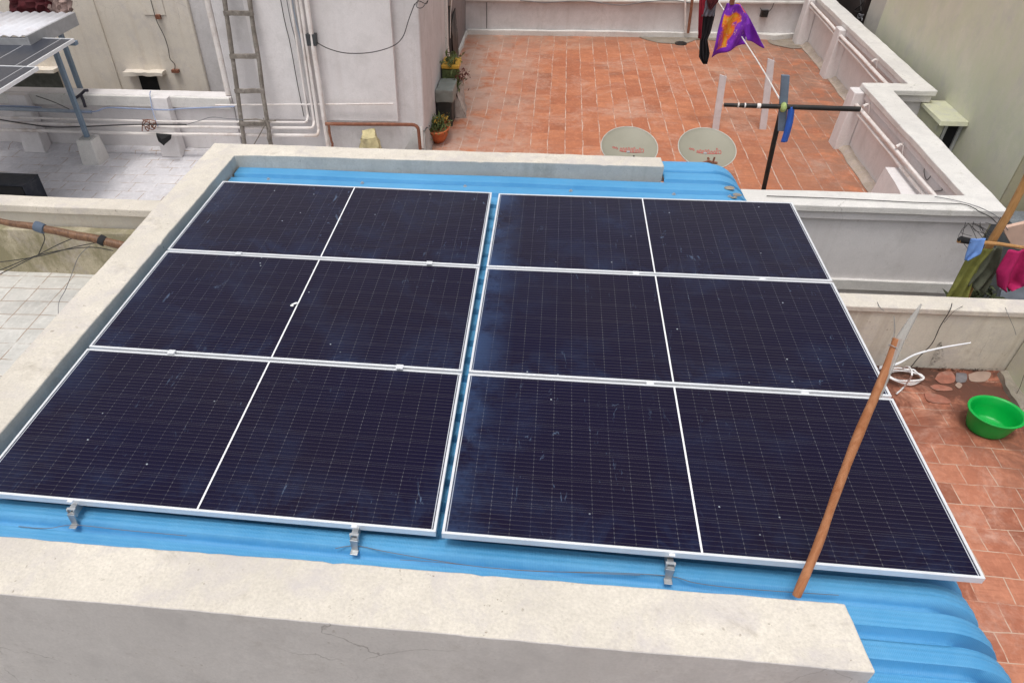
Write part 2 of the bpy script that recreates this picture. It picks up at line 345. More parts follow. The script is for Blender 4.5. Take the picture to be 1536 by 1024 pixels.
def strip(bm, A, B, z0, z1, seg=.22, wseg=3, hseg=3):
    """wall or coping between two matching polylines A (outer) and B (inner), closed box section"""
    A = [Vector((*p, 0)) for p in A]; B = [Vector((*p, 0)) for p in B]
    rings = []
    for s in range(len(A)-1):
        n = max(1, round(((A[s+1]-A[s]).length)/seg))
        for i in range(n + (1 if s == len(A)-2 else 0)):
            t = i/n; a = A[s].lerp(A[s+1], t); b = B[s].lerp(B[s+1], t); ring = []
            for k in range(hseg): ring.append((a, z0+(z1-z0)*k/hseg))
            for k in range(wseg): ring.append((a.lerp(b, k/wseg), z1))
            for k in range(hseg): ring.append((b, z1+(z0-z1)*k/hseg))
            for k in range(wseg): ring.append((b.lerp(a, k/wseg), z0))
            rings.append([bm.verts.new((p.x, p.y, z)) for p, z in ring])
    for r, q in zip(rings, rings[1:]):
        m = len(r)
        for i in range(m): bm.faces.new((r[i], r[(i+1) % m], q[(i+1) % m], q[i]))
    bm.faces.new(rings[0]); bm.faces.new(rings[-1])
def tube(bm, pts, r, seg=8, cap=True, taper=None):
    pts = [Vector(p) for p in pts]; rings = []
    for i, p in enumerate(pts):
        d = (pts[min(i+1, len(pts)-1)] - pts[max(i-1, 0)]).normalized()
        q = d.to_track_quat('Z', 'Y'); rr = r[i] if isinstance(r, (list, tuple)) else r
        rings.append([bm.verts.new(p + q @ Vector((rr*math.cos(2*math.pi*k/seg), rr*math.sin(2*math.pi*k/seg), 0))) for k in range(seg)])
    for a, b in zip(rings, rings[1:]):
        # match the start vertex so that the tube does not twist
        o = min(range(seg), key=lambda s: sum((a[k].co-b[(k+s) % seg].co).length for k in range(0, seg, 2)))
        b[:] = b[o:]+b[:o]
        for k in range(seg): bm.faces.new((a[k], a[(k+1) % seg], b[(k+1) % seg], b[k]))
    if cap: bm.faces.new(rings[0]); bm.faces.new(rings[-1])
def smooth_pts(pts, n=6):
    P = [Vector(p) for p in pts]; out = []
    for i in range(len(P)-1):
        p0, p1, p2, p3 = P[max(i-1, 0)], P[i], P[i+1], P[min(i+2, len(P)-1)]
        for k in range(n):
            t = k/n; out.append(.5*((2*p1)+(p2-p0)*t+(2*p0-5*p1+4*p2-p3)*t*t+(3*p1-p0-3*p2+p3)*t*t*t))
    return out+[P[-1]]
def cable(name, pts, r, mat, label, cat='cable', group=None, n=7):
    bm = bmesh.new(); tube(bm, smooth_pts(pts, n), r, 6)
    return tag(fin_mesh(name, bm, mat, smooth=True), label, cat, group)
def lathe(bm, prof, c, seg=40, sx=1., sy=1.):
    c = Vector(c); rings = [[bm.verts.new(c+Vector((r*sx*math.cos(2*math.pi*k/seg), r*sy*math.sin(2*math.pi*k/seg), z))) for k in range(seg)] for r, z in prof]
    for a, b in zip(rings, rings[1:]):
        for k in range(seg): bm.faces.new((a[k], a[(k+1) % seg], b[(k+1) % seg], b[k]))
    return rings
def cloth_px(bm, left, right, y, nu=14, nv=16, amp=.04, wav=3., thick=.004, slant=0., mi=None):
    """hanging cloth: left and right are edge polylines (photo points on the vertical plane y), folds are real waves"""
    def samp(pl, t):
        k = t*(len(pl)-1); i = min(int(k), len(pl)-2); f = k-i
        return (pl[i][0]*(1-f)+pl[i+1][0]*f, pl[i][1]*(1-f)+pl[i+1][1]*f)
    g = []
    for j in range(nv+1):
        l, r = samp(left, j/nv), samp(right, j/nv); row = []
        for i in range(nu+1):
            s = i/nu; p = at(l[0]*(1-s)+r[0]*s, l[1]*(1-s)+r[1]*s, y=y)
            p.y += amp*math.sin(wav*2*math.pi*s+j*.25)*(.35+.65*j/nv) + amp*.5*noise.noise(p*5) + slant*(s-.5)
            row.append(bm.verts.new(p))
        g.append(row)
    fs = []
    for j in range(nv):
        for i in range(nu):
            f = bm.faces.new((g[j][i], g[j][i+1], g[j+1][i+1], g[j+1][i])); fs.append(f)
            if mi: f.material_index = mi((i+.5)/nu, (j+.5)/nv)
    return fs
def cloth(name, left, right, y, mat, label, cat, mi=None, **k):
    bm = bmesh.new(); cloth_px(bm, left, right, y, mi=mi, **k)
    o = fin_mesh(name, bm, mat, smooth=True, sharp=80)
    s = o.modifiers.new('solid', 'SOLIDIFY'); s.thickness = .006; s.offset = 0
    return tag(o, label, cat)

# ================================================================ SETTING: ground and terrace floors
bm = bmesh.new(); bmesh.ops.create_grid(bm, x_segments=8, y_segments=8, size=150)
for v in bm.verts: v.co.z = -7.5
tag(fin_mesh('ground', bm, GROUND), kind='structure')
FZ = -1.8
def floor(name, x0, x1, y0, y1, mat, holes=None):
    bm = bmesh.new(); box(bm, x0, x1, y0, y1, FZ-.12, FZ, .5)
    for v in bm.verts:
        if v.co.z > FZ-.01: v.co.z += .006*noise.noise(v.co*1.3)
    return tag(fin_mesh(name, bm, mat), kind='structure')
bm = bmesh.new(); box(bm, .86, 7.2, 2.2, 5.95, FZ-.12, FZ, .5); box(bm, .7, 8.0, 5.95, 11.75, FZ-.12, FZ, .5)
tag(fin_mesh('terracotta_terrace_floor', bm, TILE_RED), kind='structure')
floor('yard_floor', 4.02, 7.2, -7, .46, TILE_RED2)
floor('white_roof_floor', -12, .86, 1.6, 4.95, TILE_WHITE)
floor('grey_roof_floor', -12, -.45, -7, 1.3, TILE_GREY)

# ================================================================ OUR ROOF ROOM
room = empty('rooftop_room', (1.8, -1.6, FZ), 'low room with a cream topped parapet round its blue corrugated roof, under the solar panels', 'building')
bm = bmesh.new()
A = [(4.03, -3.915), (-.35, -3.975), (-.41, .80), (3.67, .80)]      # outer
B = [(4.0, -3.618), (-.085, -3.69), (-.12, .55), (3.68, .61)]        # inner
strip(bm, A, B, -1.1, 0, .05, 7, 14)
for v in bm.verts: v.co += noise.noise_vector(v.co*1.4)*.005 + noise.noise_vector(v.co*7)*.003 + noise.noise_vector(v.co*17)*.0022
for v in bm.verts:
    if v.co.z > -.02 and (v.co.y < -3.9 or -3.72 < v.co.y < -3.6 or abs(v.co.x+.10) < .03 or (v.co.y > .52 and v.co.y < .64)):
        q = noise.noise(v.co*11)+.6*noise.noise(v.co*27)
        if q > .42: v.co.z -= .030*(q-.42); v.co += Vector((0, .012*(q-.42)*(1 if v.co.y < -3.8 else -1), 0))
for f in bm.faces:
    c = f.calc_center_median(); f.normal_update()
    if c.z > -.003 or abs(f.normal.z) > .8: f.material_index = 0
    elif (-.13 < c.x < 3.69 and -3.72 < c.y < .63): f.material_index = 2
    else: f.material_index = 1
part('parapet', bm, [CREAM, ROOMW, INNER], room, smooth=True, bevel=.007, sharp=35)
bm = bmesh.new(); hexa(bm, [(4.0, -3.9, -2.6), (3.66, .78, -2.6), (-.38, .78, -2.6), (-.33, -3.95, -2.6)], [(4.0, -3.9, -1.11), (3.66, .78, -1.11), (-.38, .78, -1.11), (-.33, -3.95, -1.11)], .5)
part('wall', bm, ROOMW, room)
# corrugated sheet with a crimped curved edge on the right
def rib(y):
    p = .15+.0135*(y+3.668); ph = math.log(p/.15)/.0135; t = ph % 1; d = min(t, 1-t)*p
    g = min(1, max(0, (d-.014)/.020)); g = g*g*(3-2*g)
    m = min(1, abs(t-.5)*p/.008)             # faint stiffener in the middle of each pan
    return -.048*(1-g) + .0022*(1-m)
def sheet_grid(bm, y0, y1, xs):
    rows = []; n = round((y1-y0)/.0107)
    for j in range(n+1):
        y = y0+(y1-y0)*j/n; x1 = 4.435 - (y+3.8)*.066; R = .32; h = rib(y); row = []
        xa = xs(y)
        X = [xa+(x1-xa)*i/24 for i in range(25)]
        for x in X:
            row.append(bm.verts.new((x, y+.004*math.sin(x*3), -.112+h+.004*noise.noise(Vector((x*1.1, y*2, 0))))))
        for i in range(1, 15):
            a = i/14*math.radians(97); rr = R+h*(1+.9*min(1, i/4))
            row.append(bm.verts.new((x1+rr*math.sin(a), y+.004*math.sin(x1*3), -.112-R+rr*math.cos(a))))
        rows.append(row)
    for a, b in zip(rows, rows[1:]):
        for i in range(len(a)-1): bm.faces.new((a[i], a[i+1], b[i+1], b[i]))
bm = bmesh.new()
sheet_grid(bm, -3.70, .585, lambda y: -.10)
sheet_grid(bm, -4.75, -3.70, lambda y: 4.04); sheet_grid(bm, .585, 1.03, lambda y: 3.70)
bmesh.ops.remove_doubles(bm, verts=bm.verts[:], dist=1e-4)
o = part('roof_sheet', bm, SHEET, room, smooth=True, sharp=60)
sm = o.modifiers.new('solid', 'SOLIDIFY'); sm.thickness = .003; sm.offset = -1
# support beam out of sight under the overhang
bm = bmesh.new(); box(bm, 4.04, 4.3, -4.7, -4.6, -.24, -.16); box(bm, 3.72, 4.2, .85, .95, -.24, -.16)
part('roof_beam', bm, GALV, room)
# roofing screws
for (x, y) in [(x, y) for x in (.25, 1.1, 2.0, 2.9, 3.75, 4.2) for y in (.31,)]:
    bm = bmesh.new(); lathe(bm, [(0, .012), (.008, .012), (.009, .004), (.016, .003), (.017, 0)], (x, y+.02*random.random(), -.112), 10)
    part('roof_screw', bm, GALV, room)
# dried mortar lumps on the sheet near the curve
bm = bmesh.new()
for (u, v, r) in ((1094, 282, .035), (1106, 292, .03), (1101, 296, .022)):
    p = at(u, v, z=-.11); bmesh.ops.create_icosphere(bm, subdivisions=2, radius=r, matrix=Matrix.Translation(p) @ Matrix.Diagonal((1.3, 1, .25, 1)))
rough(bm, .006, 20)
tag(fin_mesh('mortar_crumbs', bm, RUBBLE, smooth=True), 'grey crumbs of dried mortar on the blue sheet behind the panels', 'mortar', kind='stuff')

# ================================================================ SOLAR ARRAY
def panel_parts(root):
    bm = bmesh.new()
    fw, t = .013, .035
    # frame: outer wall with a flat lip, mitred, open under the glass
    def ring(inset, z): return [Vector((inset, -inset, z)), Vector((PW-inset, -inset, z)), Vector((PW-inset, -PH+inset, z)), Vector((inset, -PH+inset, z))]
    prof = [ring(0, -t), ring(0, -.0012), ring(.0012, 0), ring(fw-.001, 0), ring(fw, -.002), ring(fw, -.006), ring(.003, -.007), ring(.003, -t)]
    R = [[bm.verts.new(p) for p in r] for r in prof]
    for a, b in zip(R, R[1:]+R[:1]):
        for i in range(4): j = (i+1) % 4; bm.faces.new((a[i], a[j], b[j], b[i]))
    fr = fin_mesh('frame', bm, ALU, root)
    bm = bmesh.new(); q = .004
    box(bm, q, PW-q, -PH+q, -q, -.0075, -.0035)
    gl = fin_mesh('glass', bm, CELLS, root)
    bm = bmesh.new(); box(bm, PW/2-.0045, PW/2+.0045, -PH+fw, -fw, -.0034, -.0022)
    dv = fin_mesh('centre_strip', bm, WHITE_LINE, root)
    return [fr, gl, dv]
GX, GY = .03, .02
plabels = {(0, 0): 'dark solar panel in the back row, left one, under the far parapet', (1, 0): 'dark solar panel in the back row, right one, before the curved blue edge',
           (0, 1): 'dark solar panel in the middle row, left one, with a white scrape on its strip', (1, 1): 'dark solar panel in the middle row, right one, with pale blue patches near the gap',
           (0, 2): 'navy solar panel in the front row, left one, at the near left roof corner', (1, 2): 'navy solar panel in the front row, right one, crossed by the brown stick'}
off = {0: (-.0075, .0095, -.0098, .0038, .008, .0084), 1: (.0075, -.0095, .0098, -.0037, -.0074, .001)}
def place_panel(root, ci, ri):
    dx, dy, dz, rx, ry, rz = off[ci]; c = Vector((PW/2, -1.7, 0)); M = Matrix(((1, -rz, ry), (rz, 1, -rx), (-ry, rx, 1)))
    q = Vector((0, -ri*(PH+GY), 0)) - c
    root.location = M @ q + Vector((PW/2+ci*(PW+GX)+dx, -1.7+dy, dz)); root.rotation_euler = (rx, ry, rz)
proto = None
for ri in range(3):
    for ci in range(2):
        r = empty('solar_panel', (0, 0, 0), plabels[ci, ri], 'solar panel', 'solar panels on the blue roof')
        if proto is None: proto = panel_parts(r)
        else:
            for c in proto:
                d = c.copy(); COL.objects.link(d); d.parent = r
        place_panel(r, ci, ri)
sp = bpy.data.objects['solar_panel.002']
bm = bmesh.new()
for (u, v, a, b, q) in ((443, 455, .026, .008, .5), (438, 458, .014, .008, 0)):
    p = at(u, v, z=.0); bmesh.ops.create_icosphere(bm, subdivisions=2, radius=1, matrix=Matrix.Translation(p) @ Matrix.Rotation(q, 4, 'Z') @ Matrix.Diagonal((a, b, .002, 1)))
rough(bm, .004, 30)
tag(fin_mesh('bird_dropping', bm, WHITE_LINE, smooth=True), 'white bird dropping on the middle left solar panel', 'dropping')
# rails, with feet and clamps
for k, (x, lab) in enumerate(((.53, 'aluminium rail under the left panels, its foot at the near left end of the array'),
                              (1.913, 'aluminium mounting rail under the left panels, its foot left of the middle gap'),
                              (3.327, 'aluminium mounting rail under the right panels, its foot near the centre strip'),
                              (4.15, 'aluminium rail under the right panels, rightmost one with no foot in sight'))):
    r = empty('mounting_rail', (x, -3.45, -.1), lab, 'mounting rail', 'rails under the solar panels')
    bm = bmesh.new(); box(bm, x-.014, x+.014, -3.468 if k < 3 else -3.40, .02, -.082, -.037)
    part('rail', bm, GALV, r)
    if k < 3:
        bm = bmesh.new()    # open rail end, two lips and a web
        box(bm, x-.019, x-.015, -3.484, -3.47, -.08, -.037); box(bm, x+.015, x+.019, -3.484, -3.47, -.08, -.037); box(bm, x-.015, x+.015, -3.484, -3.47, -.062, -.058); box(bm, x-.021, x+.021, -3.479, -3.466, -.0368, -.033)
        part('rail_end', bm, EXTR, r)
        bm = bmesh.new()    # L foot
        hexa(bm, [(x-.014, -3.500, -.125), (x+.014, -3.500, -.125), (x+.014, -3.494, -.125), (x-.014, -3.494, -.125)], [(x-.019, -3.493, -.055), (x+.019, -3.493, -.055), (x+.019, -3.488, -.055), (x-.019, -3.488, -.055)])
        box(bm, x-.018, x+.018, -3.525, -3.494, -.122, -.117)
        part('foot', bm, GALV, r, bevel=.0015)
    for yy in (-(PH+GY/2), -(2*PH+1.5*GY)):
        bm = bmesh.new(); box(bm, x-.02, x+.02, yy-.019, yy+.019, .0005, .0045); box(bm, x-.018, x+.018, yy-.007, yy+.007, -.035, .0005)
        part('clamp', bm, ALU, r)
    if k < 3:
        bm = bmesh.new(); box(bm, x-.013, x+.013, -3.462, -3.446, .0005, .003)
        part('clamp', bm, ALU, r)
cable('earth_wire', [at(u, v, z=z) for u, v, z in ((28, 789, -.105), (70, 792, -.105), (112, 787, -.10), (190, 795, -.10), (280, 803, -.108))], .0018, GCABLE, 'thin grey earth wire on the blue sheet by the leftmost rail foot', 'wire')
cable('earth_wire', [at(u, v, z=-.104) for u, v in ((503, 822), (535, 818), (585, 828), (700, 847), (800, 856), (900, 858), (1000, 863), (1040, 873), (1090, 880), (1150, 885), (1258, 892))], .0018, GCABLE, 'long thin grey wire on the blue sheet along the front of the array', 'wire')
cable('earth_wire', [at(u, v, z=-.106) for u, v in ((600, 839), (660, 843), (760, 853), (860, 858), (960, 862))], .0014, GCABLE, 'short thin second wire below the long one on the blue sheet', 'wire')

# ---------------- leaning stick and the strips tied to it
sb = at(1196, 893, y=-3.585); st = at(1345, 508, y=-3.15)
r = empty('wooden_stick', sb, 'brown varnished wooden stick leaning up from the front parapet across the panels', 'stick')
bm = bmesh.new(); pts = []
for i in range(25):
    t = i/24; p = sb.lerp(st, t) + Vector((.0022*math.sin(t*9), 0, 0)) + noise.noise_vector(Vector((t*4, 0, 3)))*.004; pts.append(p)
tube(bm, pts, [.0178-.002*i/24+.0009*math.sin(i*1.3)+.001*math.sin(i*.5) for i in range(25)], 14)
part('shaft', bm, STICK, r, smooth=True)
bm = bmesh.new(); d = (st-sb).normalized()
tp = at(1382, 456, y=-3.12)
a0, a1 = sb.lerp(st, .80)+Vector((.012, -.006, 0)), st+Vector((.010, -.003, .0))
tube(bm, [a0, a1, a1.lerp(tp, .55), tp], [.010, .0165, .011, .003], 8)
part('clear_sleeve', bm, CLEAR, r, smooth=True)
bm = bmesh.new()
for t in (.975,):
    c = sb.lerp(st, t); q = d.to_track_quat('Z', 'Y')
    tube(bm, [c+q @ Vector((.0175*math.cos(a), .0175*math.sin(a), .003*math.sin(a*2))) for a in [k*math.pi/8 for k in range(17)]], .0012, 5)
part('binding_wire', bm, GALV, r)
def ribbon(name, pl, w, mat, label, cat='strip', up=(0, 0, 1), fold=.5):
    bm = bmesh.new(); P = smooth_pts(pl, 8); U = Vector(up).normalized(); L = []
    n = len(P)
    for i, p in enumerate(P):
        ww = (w[0]*(1-i/(n-1))+w[1]*i/(n-1)) if isinstance(w, tuple) else w
        L.append([bm.verts.new(p-U*ww), bm.verts.new(p+Vector((0, -ww*fold, 0))), bm.verts.new(p+U*ww)])
    for a, b in zip(L, L[1:]):
        bm.faces.new((a[0], a[1], b[1], b[0])); bm.faces.new((a[1], a[2], b[2], b[1]))
    o = fin_mesh(name, bm, mat, smooth=True); s = o.modifiers.new('solid', 'SOLIDIFY'); s.thickness = .0012
    return tag(o, label, cat)
ribbon('plastic_strip', [at(1318, 552, y=-3.14), at(1345, 546, y=-3.13), at(1372, 532, y=-3.13), at(1410, 522, y=-3.15), at(1456, 514, y=-3.18)], (.010, .003), WHITE_LINE, 'white plastic strip sticking out to the right near the top of the stick')
ribbon('plastic_strip', [at(1339, 509, y=-3.14), at(1342, 495, y=-3.14), at(1341, 474, y=-3.15)], (.004, .0015), CLEAR, 'thin milky strip standing up from the tip of the stick', up=(1, 0, 0))
bm = bmesh.new(); pl = []
cc = at(1362, 560, y=-.35)
for i in range(64):
    a = i/64*2*math.pi*3.2; pl.append(at(1356, 566, z=FZ+.03) + Vector((.15*math.cos(a)+.01*math.sin(i), .10*math.sin(a), .012*math.sin(i*.7)+i*.0006)))
pl += [at(1352, 556, y=.2)+Vector((0, 0, .02)), at(1363, 550, y=.05), at(1368, 562, y=-.1), at(1356, 580, z=FZ+.02), at(1345, 590, z=FZ+.02)]
tube(bm, smooth_pts(pl, 3), .0075, 6)
tag(fin_mesh('hose_coil', bm, WHITE_LINE, smooth=True), 'loose coil of thin white hose on the terracotta floor behind the stick', 'hose')

# ================================================================ NEAR RIGHT YARD
w1 = at(1400, 556, z=FZ); YW = w1.y                                     # wall foot line
r = empty('yard_wall', (5.5, YW+.1, FZ), 'cream yard wall with black mould at its foot, right of the panels', 'wall')
bm = bmesh.new(); strip(bm, [(4.05, YW-.02), (7.75, YW+.075)], [(4.05, YW+.16), (7.75, YW+.255)], -3.2, -1.185, .2)
rough(bm, .004); part('panel', bm, YARDW, r, smooth=True, bevel=.006)
bm = bmesh.new(); strip(bm, [(4.04, YW-.035), (7.78, YW+.06)], [(4.04, YW+.185), (7.78, YW+.28)], -1.183, -1.125, .2)
rough(bm, .003); part('coping', bm, CREAM, r, smooth=True, bevel=.008)
# mould patch: thin irregular crust on the wall foot
def mould_mat():
    n = NB('black_mould'); X, Y, Z = n.sep()[:3]
    a = n.noise(38, 6, .8); b = n.noise(5, 4, .7)
    alpha = n.math('MULTIPLY', n.ramp(a, .44, .56), n.ramp(b, .38, .55))
    m = n.fin((.02, .018, .014), .95, spec=.1); n.l(n.math('MULTIPLY', alpha, .9), n.b.inputs['Alpha']); return m
MOULD = mould_mat()
bm = bmesh.new()
def blob(bm, uvs, f):
    c = [f(u, v) for u, v in uvs]; m = sum(c, Vector())/len(c); bm.faces.new([bm.verts.new(p) for p in c])
yf = lambda u, v: at(u, v, y=YW+.02)-Vector((0, .012, 0))
blob(bm, ((1390, 555), (1398, 536), (1406, 515), (1412, 512), (1416, 533), (1420, 550), (1424, 555)), lambda u, v: at(u, v, y=YW)-Vector((0, .003, 0)))
blob(bm, ((1355, 556), (1375, 549), (1440, 552), (1496, 552), (1498, 557)), lambda u, v: at(u, v, y=YW)-Vector((0, .001, 0)))
part('mould_stain', bm, MOULD, r)
cable('crack_cable', [at(1428, 455, y=YW+.05), at(1424, 467, y=YW-.06), at(1410, 490, y=YW-.03), at(1398, 515, y=YW-.03), at(1378, 536, y=YW-.03), at(1366, 551, y=YW-.03)], .004, CABLE, 'black cable running down the cream yard wall to the coil', 'cable')
cable('crack_cable', [at(1444, 459, z=-1.118), at(1432, 466, y=YW-.06), at(1424, 474, y=YW-.04), at(1416, 484, y=YW-.03)], .002, CABLE, 'short thin brown cable looped over the cream yard wall', 'cable')
cable('crack_cable', [at(1316, 453, z=-1.118), at(1320, 461, z=-1.118), at(1326, 466, z=-1.118)], .0025, GCABLE, 'short grey wire lying on the yard wall coping behind the panel edge', 'cable')
cable('crack_cable', [at(1508, 461, z=-1.118), at(1513, 474, y=YW), at(1521, 492, y=YW), at(1524, 502, y=YW)], .002, GCABLE, 'thin grey wire hanging down the right end of the cream yard wall', 'cable')
xr = at(1503, 556, z=FZ).x
bm = bmesh.new(); hexa(bm, [(xr-.0, YW+.04, -3), (xr-.17, -7, -3), (xr+.1, -7, -3), (xr+.2, YW+.04, -3)], [(xr-.0, YW+.04, -.95), (xr-.17, -7, -.95), (xr+.1, -7, -.95), (xr+.2, YW+.04, -.95)], .3)
rough(bm, .004)
tag(fin_mesh('side_wall', bm, GREEN, smooth=True, bevel=.006), 'pale green side wall right of the green tub', 'wall')
cable('crack_cable', [at(1536, 562, x=xr-.06), at(1530, 580, x=xr-.06), at(1523, 594, x=xr-.06)], .002, CABLE, 'thin black wire on the pale green side wall above the tub', 'cable')
# kerb of broken mortar along the side wall foot
bm = bmesh.new(); strip(bm, [(xr-.20, -1.9), (xr-.15, -1.0), (xr-.09, YW)], [(xr-.05, -1.9), (xr-.02, -1.0), (xr+.01, YW)], FZ-.02, FZ+.05, .07, 3, 2)
rough(bm, .022, 7)
tag(fin_mesh('mortar_fillet', bm, RUBBLE, smooth=True), 'crumbling mortar fillet along the foot of the pale green side wall', 'mortar')
# broken floor patches near the wall
def flat_blob(name, pts, mat, label, cat, th=.012, z=FZ):
    bm = bmesh.new(); P = smooth_pts([Vector(p) for p in pts]+[Vector(pts[0])], 4)[:-1]
    f = bm.faces.new([bm.verts.new((p.x, p.y, z+.004)) for p in P]); ex = bmesh.ops.extrude_face_region(bm, geom=[f])
    for v in [g for g in ex['geom'] if isinstance(g, bmesh.types.BMVert)]: v.co.z += th
    return tag(fin_mesh(name, bm, mat), label, cat)
PINKT = plain('worn_pink_tile', (.32, .125, .085), .8, var=.3, scale=14, dirt=(.36, .25, .2), damt=.6)
GREYT = plain('grey_slate_piece', (.16, .15, .16), .8, var=.3)
WTILE = plain('pale_tile_chip', (.36, .26, .21), .8, var=.15)
for pts, m, lab in ((((1402, 569), (1408, 560), (1424, 557), (1432, 565), (1430, 574), (1412, 576)), PINKT, 'rounded worn pink tile piece at the wall foot, left of the grey one'),
                    (((1434, 560), (1449, 561), (1448, 573), (1434, 573)), GREYT, 'grey slate piece at the foot of the cream yard wall'),
                    (((1452, 562), (1470, 557), (1486, 560), (1478, 572), (1456, 572)), WTILE, 'pale chipped tile piece at the wall foot, right of the grey one'),
                    (((1432, 578), (1437, 574), (1443, 578), (1438, 583)), WTILE, 'small round pale tile chip in front of the grey slate piece'),
                    (((1394, 580), (1405, 577), (1424, 581), (1427, 586), (1404, 586)), PINKT, 'long oval pink tile piece in the floor before the wall'),
                    (((1386, 590), (1402, 591), (1419, 597), (1425, 605), (1393, 603)), PINKT, 'wedge shaped pink tile left of the green tub')):
    flat_blob('tile_piece', [at(u, v, z=FZ) for u, v in pts], m, lab, 'tile piece', .003)
# green tub
tc = at(1478, 642, z=FZ)
r = empty('plastic_tub', tc, 'bright green round plastic tub standing on the terracotta floor', 'tub')
bm = bmesh.new()
prof = [(0, .006), (.14, .0), (.165, .006), (.178, .03), (.20, .12), (.214, .185), (.216, .196), (.232, .200), (.240, .206), (.240, .216), (.230, .221), (.219, .219), (.210, .205), (.197, .13), (.172, .034), (.155, .016), (.08, .013), (0, .018)]
prof = [(a*.90, b*.93) for a, b in prof]
lathe(bm, prof, tc, 56)
bmesh.ops.remove_doubles(bm, verts=bm.verts[:], dist=.0005)
for v in bm.verts:
    d = Vector((v.co.x-tc.x, v.co.y-tc.y)); a = math.atan2(d.y, d.x); h = (v.co.z-tc.z)
    k = 1+.012*math.cos(a*16)*(1 if .03 < h < .17 else 0)
    k *= 1+.02*math.cos(2*a); v.co.x = tc.x+d.x*k; v.co.y = tc.y+d.y*k
part('bowl', bm, GREENP, r, smooth=True, sharp=50)

# ================================================================ TERRACOTTA TERRACE HOUSE
OA = [(.86, 1.83), (7.44, 1.95), (7.47, 5.62), (8.07, 5.62), (8.09, 12.0)]
OB = [(.86, 2.2), (7.14, 2.29), (7.14, 5.93), (7.78, 5.93), (7.80, 11.6)]
house = empty('terrace_house', (4, 6, -3), 'white house whose terracotta tiled terrace has a parapet round it, behind the blue roof', 'building')
bm = bmesh.new(); strip(bm, OA, OB, -.99, -.915, .2, 4, 2)
for v in bm.verts: v.co += noise.noise_vector(v.co*1.1)*.008 + noise.noise_vector(v.co*7)*.006
part('coping', bm, WTOP, house, smooth=True, bevel=.01)
def inset(L, d): return L
bm = bmesh.new(); strip(bm, [(.86, 1.86), (7.41, 1.98), (7.44, 5.65), (8.04, 5.65), (8.06, 11.97)], [(.86, 2.17), (7.17, 2.26), (7.17, 5.96), (7.81, 5.96), (7.83, 11.63)], -1.08, -.992, .3, 2, 2)
rough(bm, .004); part('neck_band', bm, LILAC, house, smooth=True, bevel=.006)
bm = bmesh.new(); strip(bm, [(.86, 1.90), (7.37, 2.02), (7.40, 5.69), (8.00, 5.69), (8.03, 11.93)], [(.86, 2.15), (7.20, 2.24), (7.20, 5.98), (7.86, 5.98), (7.89, 11.62)], -7.4, -1.082, .3, 2, 14)
rough(bm, .004); part('parapet_wall', bm, LILAC, house, smooth=True, bevel=.006)
bm = bmesh.new(); strip(bm, [(.86, 1.865), (7.40, 1.985)], [(.86, 1.92), (7.37, 2.04)], -1.945, -1.815, .3, 1, 2)
rough(bm, .003); part('slab_band', bm, WTOP, house, smooth=True, bevel=.006)
# far wall
bm = bmesh.new(); box(bm, .55, 8.05, 11.62, 11.9, -7.4, 1.2, .5); rough(bm, .004)
part('far_wall', bm, LILAC2, house, smooth=True, bevel=.006)
bm = bmesh.new(); box(bm, .72, 7.80, 11.555, 11.617, -1.15, -1.11, .4); rough(bm, .004)
part('far_ledge', bm, WTOP, house, smooth=True, bevel=.006)
bm = bmesh.new(); strip(bm, [(.78, 11.53), (6.9, 11.53), (7.3, 11.42)], [(.78, 11.615), (6.9, 11.615), (7.75, 11.615)], FZ-.02, FZ+.10, .25, 2, 2); rough(bm, .014, 3)
part('skirting', bm, WTOP, house, smooth=True, bevel=.01)
# pilasters on the inner side of the right parapet
for (x0, x1, y0, y1) in ((7.02, 7.196, 5.72, 5.98), (7.70, 7.885, 9.0, 9.28), (7.68, 7.885, 11.15, 11.42)):
    bm = bmesh.new(); hexa(bm, [(x0-.03, y0-.02, FZ-.02), (x1, y0-.02, FZ-.02), (x1, y1+.02, FZ-.02), (x0-.03, y1+.02, FZ-.02)], [(x0, y0, -.993), (x1, y0, -.993), (x1, y1, -.993), (x0, y1, -.993)], .15)
    rough(bm, .006); part('pilaster', bm, LILAC, house, smooth=True, bevel=.012)
# low block by the near corner, and the mortar fillet along the parapet foot
bm = bmesh.new(); hexa(bm, [(6.86, 2.75, FZ), (7.195, 2.75, FZ), (7.195, 3.95, FZ), (6.93, 3.95, FZ)], [(6.90, 2.80, -1.30), (7.195, 2.80, -1.30), (7.195, 3.90, -1.30), (6.98, 3.90, -1.30)], .15)
rough(bm, .007); part('low_block', bm, LILAC, house, smooth=True, bevel=.015)
FIL = plaster('dirty_mortar_fillet', (.62, .52, .43), (.2, .13, .08), .9, .2, scale=3, bump=.8)
bm = bmesh.new(); strip(bm, [(7.03, 2.3), (7.05, 4.2), (7.06, 5.98), (7.68, 6.0), (7.74, 9.1), (7.74, 11.5)], [(7.22, 2.3), (7.22, 4.2), (7.22, 6.05), (7.90, 6.1), (7.90, 9.1), (7.90, 11.5)], FZ-.02, FZ+.055, .12, 3, 2)
for v in bm.verts:
    v.co += noise.noise_vector(v.co*3)*.022
    if v.co.x < 7.1 or (7.5 < v.co.x < 7.8): v.co.z = min(v.co.z, FZ+.012)
part('mortar_fillet', bm, FIL, house, smooth=True)
